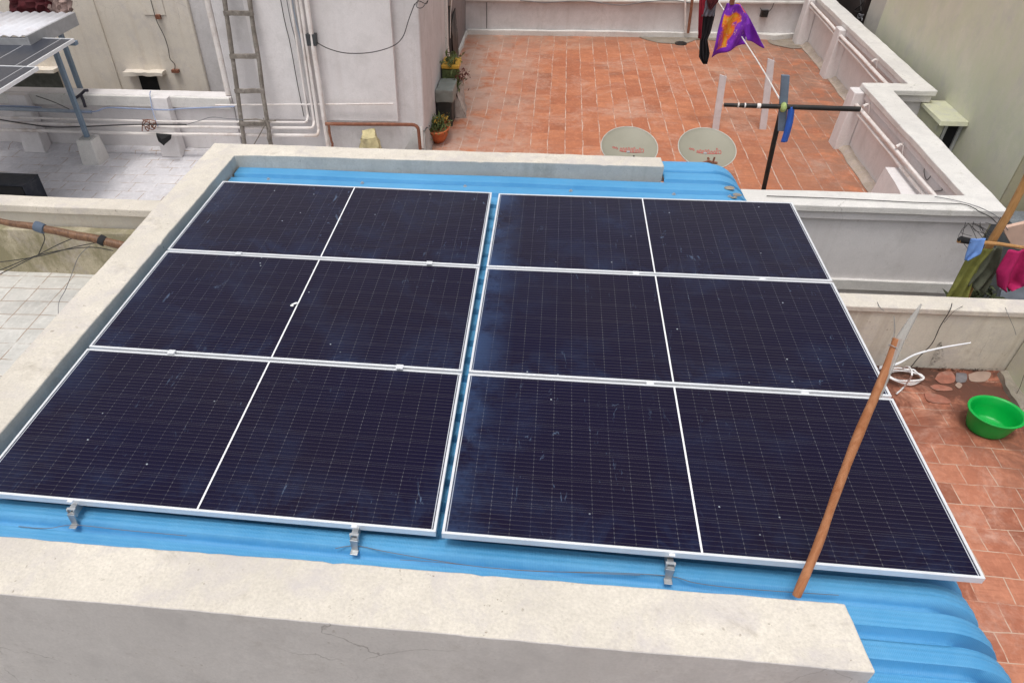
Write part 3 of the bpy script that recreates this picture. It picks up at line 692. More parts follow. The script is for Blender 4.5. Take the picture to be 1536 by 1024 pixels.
# grey mortar patch in the far right of the floor
CP = plaster('grey_mortar_patch', (.40, .34, .27), (.1, .08, .06), .8, .2, scale=3, bump=.7)
def patch(name, uvs, mat, label, cat='patch', z=FZ):
    bm = bmesh.new(); P = smooth_pts([at(u, v, z=z) for u, v in uvs]+[at(*uvs[0], z=z)], 5)[:-1]
    P = [p + noise.noise_vector(p*3)*.05 for p in P]
    f = bm.faces.new([bm.verts.new((p.x, p.y, z+.010)) for p in P])
    return tag(fin_mesh(name, bm, mat), label, cat)
patch('mortar_patch', ((952, 53), (975, 62), (1000, 66), (1030, 66), (1045, 60), (1080, 62), (1120, 60), (1120, 53)), CP, 'grey mortar patch in the terracotta floor at the foot of the far wall')
patch('mortar_patch', ((1150, 62), (1175, 58), (1205, 64), (1208, 72), (1185, 73), (1160, 68)), CP, 'grey mortar patch in the far right corner of the terracotta floor')
# left side wall of the terrace
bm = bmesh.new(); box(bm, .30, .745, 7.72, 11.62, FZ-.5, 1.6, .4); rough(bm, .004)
part('grey_wall', bm, plaster('dark_grey_wall_paint', (.30, .27, .27), (.2, .17, .15), .4, .1, streak=.3), house, smooth=True)  # one dark grey wall colour with dirt and streaks
bm = bmesh.new(); strip(bm, [(.70, 7.9), (.70, 11.6)], [(.80, 7.9), (.79, 11.6)], FZ-.02, FZ+.07, .15, 2, 2); rough(bm, .02, 4)
part('wall_fillet', bm, WTOP, house, smooth=True)

# ---------------- white building with the ladder
blk = empty('stair_house', (-.6, 5.6, FZ), 'tall lilac white building behind the ladder and the wall pipes', 'building')
bm = bmesh.new(); hexa(bm, [(-1.98, 4.86, -3), (.87, 4.95, -3), (.845, 7.70, -3), (-1.98, 7.70, -3)], [(-1.98, 4.86, 2.2), (.87, 4.95, 2.2), (.845, 7.70, 2.2), (-1.98, 7.70, 2.2)], .3)
rough(bm, .005); part('wall', bm, LILAC2, blk, smooth=True, bevel=.02)
bm = bmesh.new(); hexa(bm, [(-.05, 4.835, -1.26), (.50, 4.855, -1.26), (.50, 4.99, -1.26), (-.05, 4.99, -1.26)], [(-.05, 4.835, 2.2), (.50, 4.855, 2.2), (.50, 4.99, 2.2), (-.05, 4.99, 2.2)], .2)
hexa(bm, [(-1.5, 4.835-.02, -1.26), (-.05, 4.835, -1.26), (-.05, 4.99, -1.26), (-1.5, 4.99, -1.26)], [(-1.5, 4.815, 2.2), (-.05, 4.835, 2.2), (-.05, 4.99, 2.2), (-1.5, 4.99, 2.2)], .2)
bmesh.ops.remove_doubles(bm, verts=bm.verts[:], dist=1e-4)
rough(bm, .003); part('plaster_panel', bm, LILAC, blk, smooth=True, bevel=.004)
bm = bmesh.new(); box(bm, .846, .885, 7.55, 7.70, FZ, 1.5, .3); rough(bm, .003)
part('door_frame', bm, WTOP, blk, bevel=.004)
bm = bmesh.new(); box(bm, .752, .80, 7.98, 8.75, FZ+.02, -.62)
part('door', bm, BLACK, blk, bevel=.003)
# crumbling mortar at the near corner
bm = bmesh.new(); hexa(bm, [(.50, 4.72, FZ-.02), (.93, 4.80, FZ-.02), (.93, 5.5, FZ-.02), (.50, 5.1, FZ-.02)], [(.72, 4.87, -1.42), (.88, 4.90, -1.42), (.90, 5.15, -1.42), (.75, 5.1, -1.42)], .08)
rough(bm, .03, 6); part('broken_corner', bm, CONC, blk, smooth=True)

# ================================================================ LEFT ROOF HOUSE (white tiles)
lh = empty('white_roof_house', (-6, 3, FZ), 'white house with a white tiled flat roof, left of the panels', 'building')
YB = 4.80
zb = at(200, 143, y=YB).z
bm = bmesh.new(); strip(bm, [(-12, YB+.0), (-1.985, YB+.045)], [(-12, YB+.22), (-1.985, YB+.26)], -4, zb, .3, 2, 8); rough(bm, .005)
part('back_parapet', bm, LILAC, lh, smooth=True, bevel=.01)
bm = bmesh.new(); strip(bm, [(-12, YB-.06), (-1.99, YB-.02)], [(-12, YB-.002), (-1.99, YB+.043)], zb-.16, zb-.004, .3, 1, 2); rough(bm, .005)
part('top_band', bm, WTOP, lh, smooth=True, bevel=.01)
bm = bmesh.new(); strip(bm, [(-12, YB-.17), (-1.9, YB-.12)], [(-12, YB+.0), (-1.9, YB+.045)], FZ-.02, FZ+.06, .2, 2, 2)
for v in bm.verts:
    if v.co.y < YB-.1: v.co.z = min(v.co.z, FZ+.012)
rough(bm, .012, 3)
part('floor_fillet', bm, TILE_WHITE, lh, smooth=True)
for (x, wd) in ((-3.04, .13), (-5.30, .15), (-7.6, .14)):
    bm = bmesh.new(); hexa(bm, [(x-wd-.03, YB-.22, FZ), (x+wd+.03, YB-.22, FZ), (x+wd+.03, YB+.01, FZ), (x-wd-.03, YB+.01, FZ)], [(x-wd, YB-.125, zb+.0), (x+wd, YB-.125, zb+.0), (x+wd, YB+.01, zb+.0), (x-wd, YB+.01, zb+.0)], .12)
    rough(bm, .008); part('pilaster', bm, LILAC, lh, smooth=True, bevel=.012)
yc = at(100, 312, z=-1.0).y
bm = bmesh.new(); strip(bm, [(-12, yc-.09), (.86, yc+.06)], [(-12, yc+.17), (.86, yc+.30)], -1.09, -1.0, .25, 3, 2); rough(bm, .006)
part('front_coping', bm, CREAM, lh, smooth=True, bevel=.01)
bm = bmesh.new(); strip(bm, [(-12, yc-.06), (.86, yc+.09)], [(-12, yc+.14), (.86, yc+.27)], -4, -1.092, .3, 2, 6); rough(bm, .005)
part('front_parapet', bm, plaster('cream_grey_parapet_paint', (.62, .575, .50), (.4, .24, .12), .4, .06, streak=.2), lh, smooth=True, bevel=.01)
# low mossy wall standing before it
bm = bmesh.new(); strip(bm, [(-12, yc-.19), (-.45, yc-.07)], [(-12, yc-.065), (-.45, yc+.045)], -3, -1.245, .14, 2, 8)
for v in bm.verts: v.co += noise.noise_vector(v.co*2.2)*.014 + noise.noise_vector(v.co*9)*.004
tag(fin_mesh('mossy_wall', bm, MOSSY, smooth=True, bevel=.01), 'low mossy yellow stained wall under the dark branch, left of the panels', 'wall')

# ---------------- beige building far left
bb = empty('beige_building', (-6, 6.7, -3), 'old beige stained building behind the white roof at upper left', 'building')
YC = 6.5
xs = at(290, 40, y=YC).x
bm = bmesh.new(); box(bm, -14, xs, YC, YC+2.5, -5, 2.5, .4); rough(bm, .01)
part('wall', bm, BEIGE, bb, smooth=True, bevel=.02)
bm = bmesh.new(); box(bm, xs, -1.5, YC+.05, YC+2.5, -5, 2.5, .4); rough(bm, .006)
part('white_wall', bm, LILAC2, bb, smooth=True)
for u0, v0, wd in ((152, 50, .05),):     # vertical plaster ribs
    x = at(u0, v0, y=YC).x
    bm = bmesh.new(); box(bm, x-wd, x+wd, YC-.018, YC+.01, -3, 2.4, .3); rough(bm, .008)
    part('pilaster', bm, BEIGE, bb, smooth=True, bevel=.006)
# small window with a concrete shade
a, b = at(206, 113, y=YC), at(243, 137, y=YC)
bm = bmesh.new(); box(bm, a.x+.02, b.x-.02, YC-.012, YC+.02, b.z-.1, a.z)
wn = part('window', bm, BLACK, bb)
a, b = at(186, 112, y=YC-.12), at(243, 108, y=YC-.12)
bm = bmesh.new(); box(bm, a.x, b.x, YC-.16, YC+.01, a.z-.01, a.z+.05, .07); rough(bm, .016, 7)
part('window_shade', bm, BEIGE, bb, smooth=True)
a, b = at(52, 104, y=YC), at(99, 140, y=YC)
bm = bmesh.new(); box(bm, a.x-.8, b.x, YC-.012, YC+.02, b.z-.1, a.z)
part('window', bm, plain('dusty_grey_glass', (.10, .11, .10), .4, var=.5, scale=5), bb)
bm = bmesh.new(); box(bm, a.x-.82, b.x+.06, YC-.2, YC+.0, a.z+.0, a.z+.05, .1); rough(bm, .008, 7)
part('window_shade', bm, BEIGE, bb, smooth=True)
bm = bmesh.new(); p = at(218, 21, y=YC); box(bm, p.x-.02, p.x+.35, YC-.02, YC+.0, p.z-.02, p.z+.32)
part('raised_patch', bm, BEIGE, bb, bevel=.01)
cable('wall_cable', [at(u, v, y=YC-.05) for u, v in ((226, 0), (232, 22), (236, 34), (246, 54), (252, 72), (255, 88), (262, 97), (262, 106))], .006, CABLE, 'thin dark cable hanging down the beige wall', 'cable')
bm = bmesh.new(); p = at(236, 26, y=YC-.05); box(bm, p.x-.03, p.x+.05, YC-.06, YC, p.z-.03, p.z+.03); rough(bm, .01, 10)
tag(fin_mesh('junction_box', bm, RUST), 'small rusty box on the cable of the beige wall, upper one', 'junction box')
bm = bmesh.new(); p = at(263, 107, y=YC-.05); box(bm, p.x-.06, p.x+.05, YC-.06, YC, p.z-.025, p.z+.02); rough(bm, .01, 10)
tag(fin_mesh('junction_box', bm, RUST), 'small rusty bracket at the lower end of the beige wall cable', 'junction box')
# triangular white bracket on the white wall
bm = bmesh.new(); P = [at(u, v, y=YC-.02) for u, v in ((322, 2), (311, 21), (329, 23))]
f = bm.faces.new([bm.verts.new(p) for p in P]); ex = bmesh.ops.extrude_face_region(bm, geom=[f])
for v in [g for g in ex['geom'] if isinstance(g, bmesh.types.BMVert)]: v.co.y += .07
tag(fin_mesh('wall_bracket', bm, WTOP), 'small white triangular bracket on the wall left of the ladder', 'bracket')
# drain pipe at the building edge left of the ladder
P0, P1 = at(332, 20, y=5.0), at(349, 118, y=5.0)
bm = bmesh.new(); tube(bm, [(-2.03, 4.9, 2.2), (-2.03, 4.9, zb+.01)], .045, 10)
tag(fin_mesh('drain_pipe', bm, PVC, smooth=True), 'fat white drain pipe on the building edge left of the ladder', 'pipe')

# ---------------- ladder
lad = empty('ladder', (-1.7, 4.6, FZ), 'weathered grey wooden ladder leaning on the lilac white building', 'ladder')
L0, L1 = at(367, 217, y=4.55), at(336, -6, y=4.76)
R0, R1 = at(406, 217, y=4.55), at(373, -6, y=4.76)
def ext(a, b, k): return a+(b-a)*k
Lb, Rb = ext(L1, L0, (L1.z-FZ)/(L1.z-L0.z)), ext(R1, R0, (R1.z-FZ)/(R1.z-R0.z))
for a, b in ((Lb, ext(L0, L1, 1.3)), (Rb, ext(R0, R1, 1.3))):
    bm = bmesh.new(); tube(bm, [a.lerp(b, k/14)+noise.noise_vector(a*3+Vector((0, 0, k*.4)))*.012 for k in range(15)], [.032+.004*noise.noise(Vector((k, a.x, 0))) for k in range(15)], 9)
    part('side_rail', bm, WOODG, lad, smooth=True)
for v in (-28, 17, 78, 130, 182):
    k = (217-v)/(217+6); a, b = L0.lerp(L1, k), R0.lerp(R1, k)
    bm = bmesh.new(); d = (b-a).normalized(); a -= d*.03; b += d*.03; n = Vector((0, -.035, 0))
    hexa(bm, [a+n+Vector((0, 0, -.028)), b+n+Vector((0, 0, -.028)), b-n*.2+Vector((0, 0, -.028)), a-n*.2+Vector((0, 0, -.028))], [a+n+Vector((0, 0, .028)), b+n+Vector((0, 0, .028)), b-n*.2+Vector((0, 0, .028)), a-n*.2+Vector((0, 0, .028))], .06)
    rough(bm, .006, 9); part('rung', bm, WOODG, lad, smooth=True)
bm = bmesh.new()
tube(bm, [at(395, 177, y=4.5), at(398, 186, y=4.48), at(388, 205, y=4.47), at(378, 222, y=4.46)], .008, 5)
tube(bm, [at(366, 180, y=4.5), at(385, 179, y=4.48), at(398, 182, y=4.47), at(414, 181, y=4.5)], .012, 5)
tube(bm, [at(399, 178, y=4.47), at(404, 192, y=4.46), at(402, 208, y=4.45), at(407, 220, y=4.45)], .02, 6)
part('lashing', bm, WOODG, lad, smooth=True)

# ---------------- pipes and cables on the wall
def pipe(name, pts, r, mat, label, cat='pipe', group=None):
    bm = bmesh.new(); P = [Vector(p) for p in pts]; out = [P[0]]
    for i in range(1, len(P)-1):
        a, b, c = P[i-1], P[i], P[i+1]; R = min(.09, (a-b).length*.4, (c-b).length*.4)
        s, e = b+(a-b).normalized()*R, b+(c-b).normalized()*R
        out += [s.lerp(b, t).lerp(b.lerp(e, t), t) for t in (0, .25, .5, .75, 1)]
    out.append(P[-1]); fin = []
    for a, b in zip(out, out[1:]):
        m = max(1, int((b-a).length/.35)); fin += [a.lerp(b, k/m) for k in range(m)]
    fin.append(out[-1]); fin = [fin[0]]+[p+noise.noise_vector(p*.9)*.008 for p in fin[1:-1]]+[fin[-1]]
    tube(bm, fin, r, 9)
    return tag(fin_mesh(name, bm, mat, smooth=True), label, cat, group)
g = 'white pipes on the roof wall'
YP = YB-.26
def zp(v): return at(300, v, y=YP).z
xv = [at(u, v, y=4.76).x for u, v in ((461, 170), (471, 180), (478, 190))]
pipe('water_pipe', [(-12, YP-.05, zp(184)-.02), (-3.0, YP, zp(184)), (xv[0], 4.66, zp(184)), (xv[0], 4.77, zp(184)+.05), (xv[0]+.02, 4.77, 2.2)], .016, PVC, 'uppermost of the three white pipes along the wall, turning up beside the ladder')
pipe('water_pipe', [(-12, YP-.05, zp(192)-.02), (-3.0, YP, zp(192)), (xv[1], 4.66, zp(192)), (xv[1], 4.76, zp(192)+.05), (xv[1]+.02, 4.76, 2.2)], .02, PVC, 'middle one of the three white pipes along the wall above the white floor')
pipe('water_pipe', [(-12, YP-.05, zp(203)-.02), (-3.0, YP, zp(203)), (xv[2], 4.66, zp(203)), (xv[2], 4.75, zp(203)+.05), (xv[2]+.02, 4.75, 2.2)], .024, PVCG if 0 else PVC, 'lowest of the three white pipes along the wall above the white floor')
p = at(493, 216, y=4.74)
pipe('drain_pipe', [(at(458, 0, y=4.74).x, 4.76, 2.2), (at(470, 70, y=4.74).x, 4.74, at(470, 70, y=4.74).z), (p.x, 4.72, p.z-.2)], .034, PVC, 'thickest white downpipe, rightmost of the pipes on the lilac building')
for u, nm, r, m in ((421, 'leftmost thin dark cable going straight down the lilac building', .006, CABLE), (430, 'second thin dark cable going down the lilac building, near the pipes', .006, GCABLE), (438, 'thin grey conduit between the dark cables and the white pipes', .011, PVCG)):
    a = at(u, 0, y=4.78); b = at(u+35, 175, y=4.78)
    cable('wall_cable', [(a.x, 4.78, 2.2), (a.x, 4.78, a.z), tuple(a.lerp(b, .35)+Vector((.01, 0, 0))), tuple(a.lerp(b, .7)), tuple(b)], r, m, nm, 'cable')
cable('wall_cable', [at(472, 62, y=4.76), at(492, 73, y=4.74), at(520, 80, y=4.72), at(556, 79, y=4.72), at(588, 70, y=4.74), at(604, 56, y=4.76), at(613, 30, y=4.80), at(622, 6, y=4.85)], .006, CABLE, 'thin cable sagging in a wide curve across the lilac building', 'cable')
cable('wall_cable', [at(622, 8, y=4.83), at(628, 2, y=4.80), at(640, 6, y=4.80), at(641, -6, y=4.82), at(630, -4, y=4.8), at(625, 10, y=4.8), at(633, 12, y=4.8), at(641, 2, y=4.8)], .005, CABLE, 'tangle of thin black cable at the top corner of the lilac building', 'cable')
bm = bmesh.new(); p = at(468, 57, y=4.75); box(bm, p.x-.07, p.x+.06, 4.70, 4.80, p.z-.09, p.z+.05); rough(bm, .012, 9)
tag(fin_mesh('junction_box', bm, plain('dark_box_plastic', (.05, .055, .06), .5)), 'dark junction box behind the downpipe on the lilac building', 'junction box')
pipe('conduit', [(-2.2, 4.74, at(360, 158, y=4.76).z), (at(590, 156, y=4.8).x, 4.80, at(590, 156, y=4.8).z)], .012, PVC, 'thin white conduit running level across the lilac building', 'pipe')
a, b = at(488, 186, y=4.66), at(627, 187, y=4.72)
pipe('rusty_pipe', [(a.x, 4.66, a.z), (b.x, 4.72, b.z), (b.x+.02, 4.73, FZ)], .024, RUST, 'rusty red pipe along the foot of the lilac building, bending down at its corner')
a = at(488, 188, y=4.64)
bm = bmesh.new(); P = [Vector((a.x+.04, 4.64, a.z-.0)).lerp(Vector((a.x+.10, 4.6, FZ)), k/14) for k in range(15)]
tube(bm, [p+noise.noise_vector(p*16)*.022 for p in P], .018, 6)
tag(fin_mesh('coir_rope', bm, RUST, smooth=True), 'frayed brown rope hanging under the left end of the rusty pipe', 'rope')
# blue grey pipes and cables on the left parapet
def zq(u, v, y): return at(u, v, y=y).z
pipe('conduit', [(-12, 4.60, zq(0, 160, 4.60)), (at(137, 168, y=4.58).x, 4.58, zq(137, 168, 4.58))], .028, PVCG, 'blue grey conduit across the left parapet, ending by the slanting steel post', 'pipe')
cable('wall_cable', [(-12, 4.62, -1.18), at(0, 159, y=4.62), at(60, 164, y=4.58), at(135, 168, y=4.56), at(160, 162, y=4.6), at(200, 163, y=4.64), at(250, 165, y=4.60), at(275, 163, y=4.60), at(352, 160, y=4.70)], .010, BCABLE, 'blue grey cable strung along the left parapet under its top', 'cable')
cable('wall_cable', [at(54, 144, y=4.66), at(80, 153, y=4.6), at(104, 164, y=4.5)], .006, CABLE, 'short black cable from the parapet top to the steel post', 'cable')
cable('wall_cable', [at(-10, 178, y=4.45), at(40, 186, y=4.45), at(90, 191, y=4.4), at(200, 187, y=4.42), at(280, 187, y=4.42)], .009, CABLE, 'black cable sagging over the three white pipes', 'cable')
cable('wall_cable', [at(226, 137, y=4.82), at(225, 143, y=4.7), at(229, 166, y=4.6), at(237, 190, y=4.5)], .007, BCABLE, 'grey cable hanging from the parapet top to the tangled black rag', 'cable')
cable('wall_cable', [at(280, 187, y=4.45), at(300, 181, y=4.5), at(318, 176, y=4.52), at(340, 178, y=4.52), at(372, 180, y=4.5)], .005, GCABLE, 'thin grey cable looping from the pilaster to the ladder foot', 'cable')
bm = bmesh.new(); P = [at(u, v, y=4.4) for u, v in ((234, 200), (258, 202), (256, 209), (245, 219), (238, 212))]
c = bm.verts.new(sum(P, Vector())/5+Vector((0, -.07, .02))); V = [bm.verts.new(p) for p in P]; c2 = bm.verts.new(sum(P, Vector())/5+Vector((0, .04, 0)))
for i in range(5): bm.faces.new((V[i], V[(i+1) % 5], c)); bm.faces.new((V[(i+1) % 5], V[i], c2))
bmesh.ops.subdivide_edges(bm, edges=bm.edges[:], cuts=2); rough(bm, .012, 12)
tag(fin_mesh('black_rag', bm, BLACK), 'black rag stuck behind the white pipes by the pilaster', 'rag')
bm = bmesh.new()
for k in range(4):
    q = [at(212+random.random()*26, 178+random.random()*22, y=4.43+.06*random.random()) for _ in range(5)]
    tube(bm, smooth_pts(q, 4), .007, 5)
tag(fin_mesh('wire_tangle', bm, RUST, smooth=True), 'brown tangle of old wire on the white pipes', 'wire')
# L shaped bracket sticking over the parapet
bm = bmesh.new(); tube(bm, [at(110, 150, y=4.74), at(121, 142, y=4.70), at(127, 136, y=4.66), at(132, 136, y=4.66)], .02, 6); tube(bm, [at(121, 142, y=4.70), at(125, 151, y=4.66), at(128, 161, y=4.62)], .022, 6)
tag(fin_mesh('iron_hook', bm, plain('dark_painted_iron', (.04, .035, .05), .6), smooth=True), 'dark forked iron hook on top of the left parapet', 'hook')

# ---------------- raised solar panels at upper left
bs = at(140, 247, z=FZ)
r = empty('panel_post', (bs.x, bs.y+.13, FZ), 'blue grey steel post on a white concrete block, under the raised solar panels', 'post')
bx, by = -4.17, 4.37
bm = bmesh.new(); hexa(bm, [(bx-.14, by-.16, FZ-.02), (bx+.15, by-.16, FZ-.02), (bx+.15, by+.15, FZ-.02), (bx-.14, by+.15, FZ-.02)], [(bx-.12, by-.13, -1.45), (bx+.12, by-.13, -1.45), (bx+.12, by+.12, -1.45), (bx-.12, by+.12, -1.45)], .08)
rough(bm, .009, 4); part('block', bm, WTOP, r, smooth=True, bevel=.012)
bm = bmesh.new(); box(bm, bx-.085, bx+.085, by-.09, by+.07, -1.452, -1.435, .04); rough(bm, .006, 9)
part('block_top', bm, CONC, r, smooth=True)
bm = bmesh.new(); box(bm, bx-.032, bx+.032, by-.032, by+.032, -1.44, -.16)
part('steel_post', bm, STEELB, r, bevel=.006)
NAVY2 = CELLS
PC = plain('raised_panel_cells', (.05, .06, .085), .25, var=.1, spec=.5)
def mat_raised():
    n = NB('blue_grey_reflecting_cells'); X, Y, Z = n.sep()[:3]
    fx = n.math('FRACT', n.math('DIVIDE', X, .0235)); l = n.ramp(n.math('ABSOLUTE', n.math('SUBTRACT', fx, .5)), .08, .2, 1, 0)
    k = n.mix(n.math('MULTIPLY', l, .5), (.018, .022, .036), (.17, .18, .21))
    fx2 = n.math('FRACT', n.math('DIVIDE', X, .38)); l2 = n.ramp(n.math('ABSOLUTE', n.math('SUBTRACT', fx2, .5)), .012, .02, 1, 0)
    k = n.mix(n.math('MULTIPLY', l2, .8), k, (.5, .5, .52))
    return n.fin(k, .3, spec=.3)
RAISED = mat_raised()
def raised(A, label, tilt=2.):
    A = Vector(A); r = empty('raised_solar_panel', A, label, 'solar panel', 'solar panels raised on the left roof')
    r.rotation_euler = (math.radians(tilt), 0, math.radians(-2))
    w, d = 2.27, 1.13
    bm = bmesh.new()
    box(bm, -w, 0, -.02, 0, -.04, 0); box(bm, -w, 0, -d, -d+.02, -.04, 0); box(bm, -.02, 0, -d+.02, -.02, -.04, 0); box(bm, -w, -w+.02, -d+.02, -.02, -.04, 0)
    fin_mesh('frame', bm, ALU, r)
    bm = bmesh.new(); box(bm, -w+.02, -.02, -d+.02, -.02, -.02, -.006); fin_mesh('glass', bm, RAISED, r)
    return r
raised(at(111, 58, z=-.07), 'raised blue grey solar panel on the steel post, upper one at the left edge')
raised(at(57, 100, z=-.10), 'raised blue grey solar panel at the left edge, lower one nearer the viewer')
bm = bmesh.new(); box(bm, -7.5, -3.8, 4.32, 4.40, -.165, -.115); 
tag(fin_mesh('support_beam', bm, STEELB, bevel=.004), 'blue grey steel beam under the raised solar panels', 'beam')
# white ribbed sheet behind them
bm = bmesh.new(); a = at(110, 20, z=.02); rows = []
for j in range(2):
    row = []
    for i in range(161):
        x = a.x-3.2*i/160; row.append(bm.verts.new((x, a.y-j*1.2, .02+.012*math.sin(i*.9)-.0*j)))
    rows.append(row)
for i in range(160): bm.faces.new((rows[0][i], rows[0][i+1], rows[1][i+1], rows[1][i]))
cr = empty('canopy', (a.x-1.6, a.y-.6, 0), 'dirty white ribbed canopy sheet behind the raised solar panels', 'canopy')
o = part('ribbed_sheet', bm, ASPH, cr, smooth=True); s = o.modifiers.new('s', 'SOLIDIFY'); s.thickness = .006
bm = bmesh.new(); box(bm, a.x-.02, a.x+.02, a.y-1.2, a.y+.02, -.14, .03); box(bm, a.x-3.2, a.x-.02, a.y-1.2, a.y-1.16, -.14, .0)
part('edge_trim', bm, plain('grey_trim_metal', (.42, .42, .43), .5, .3), cr, bevel=.004)
bm = bmesh.new()
bm.free()
for (x, y) in ((a.x-.25, a.y-.1), (a.x-2.9, a.y-.1)):
    bm = bmesh.new(); box(bm, x-.03, x+.03, y-.03, y+.03, zb-.3, -.02); part('post', bm, STEELB, cr)
bm = bmesh.new(); 
for (u0, u1, m, lab) in ((14, 78, MAROON, 'dark maroon cloth heaped behind the white canopy'), (72, 108, plain('faded_pink_cloth', (.38, .27, .24), .85, var=.4, scale=8), 'faded pinkish cloth behind the white canopy, right of the maroon one')):
    bmc = bmesh.new(); P = []
    g = [[bmc.verts.new(at(u0+(u1-u0)*i/10, -14+34*j/8, y=a.y+.25)+Vector((0, .1*noise.noise(Vector((i*.8, j*.8, u0))), .03*noise.noise(Vector((i, j, 5)))))) for i in range(11)] for j in range(9)]
    for j in range(8):
        for i in range(10): bmc.faces.new((g[j][i], g[j][i+1], g[j+1][i+1], g[j+1][i]))
    o = fin_mesh('cloth_heap', bmc, m, smooth=True); s = o.modifiers.new('s', 'SOLIDIFY'); s.thickness = .01; tag(o, lab, 'cloth')
bm.free()
# dark box on the white roof, open in front
r = empty('metal_box', at(20, 277, z=-1.5), 'dark navy open metal box on the white tiled roof at the left edge', 'box')
a0, a1 = at(57, 261, z=-1.42), at(40, 278, z=-1.42); x0 = a0.x-2.2
yb, yfr = a0.y, a1.y
bm = bmesh.new()
box(bm, x0, a0.x, yfr, yb, -1.445, -1.42); box(bm, a0.x-.03, a0.x, yfr, yb, FZ, -1.446); box(bm, x0, a0.x-.03, yb-.02, yb, FZ, -1.446); box(bm, x0, a0.x-.03, yfr, yb-.02, FZ, FZ+.02)
part('shell', bm, NAVYB, r, bevel=.004)
bm = bmesh.new(); box(bm, x0+.02, a0.x-.04, yfr-.004, yfr+.03, FZ+.021, -1.447)
part('front_opening', bm, BLACK, r)

# ---------------- branch over the lower left roof
YL = .5
r = empty('branch', at(100, 350, y=YL), 'dark brown crooked branch with rags tied to it, slanting behind the left parapet', 'branch')
bm = bmesh.new(); P = [at(u, v, y=YL) for u, v in ((-60, 318), (-20, 326), (10, 334), (50, 340), (95, 349), (140, 358), (175, 367), (200, 374), (240, 388))]
P = smooth_pts(P, 4); tube(bm, [p+noise.noise_vector(p*4)*.012 for p in P], [.022+.022*min(1, i/18)+.004*noise.noise(Vector((i*.7, 0, 0))) for i in range(len(P))], 10)
part('limb', bm, LOG, r, smooth=True)
for (ua, va, ub, vb, m) in ((51, 338, 68, 344, plain('dusty_blue_rag', (.10, .13, .18), .8)), (148, 358, 158, 363, plain('black_rag_cloth', (.02, .02, .022), .8))):
    bm = bmesh.new(); a, b = at(ua, va, y=YL), at(ub, vb, y=YL)
    tube(bm, [a, a.lerp(b, .1), a.lerp(b, .5), a.lerp(b, .9), b], [.035, .052, .055, .052, .035], 12); rough(bm, .004, 20)
    part('rag', bm, m, r, smooth=True)
for pts, lab in ((((-20, 392), (0, 393), (60, 384), (110, 371), (150, 363)), 'black cable from the left edge up to the rag on the branch'),
                 (((-20, 418), (0, 411), (50, 386), (85, 368), (110, 357)), 'black cable rising steeply to the middle of the branch'),
                 (((-20, 409), (0, 405), (60, 382), (130, 371), (170, 376)), 'black cable crossing the others under the branch'),
                 (((63, 347), (67, 358), (62, 372), (58, 381)), 'thin cable end dangling from the blue rag'),
                 (((135, 368), (118, 385), (108, 410), (98, 435), (88, 455), (88, 483)), 'thin grey cable trailing down to the grey roof tiles')):
    cable('branch_cable', [at(u, v, y=YL-.02) if v < 425 else at(u, v, y=YL-.02-(v-425)*.006) for u, v in pts], .0045 if 'grey' not in lab else .0035, CABLE if 'grey' not in lab else GCABLE, lab)

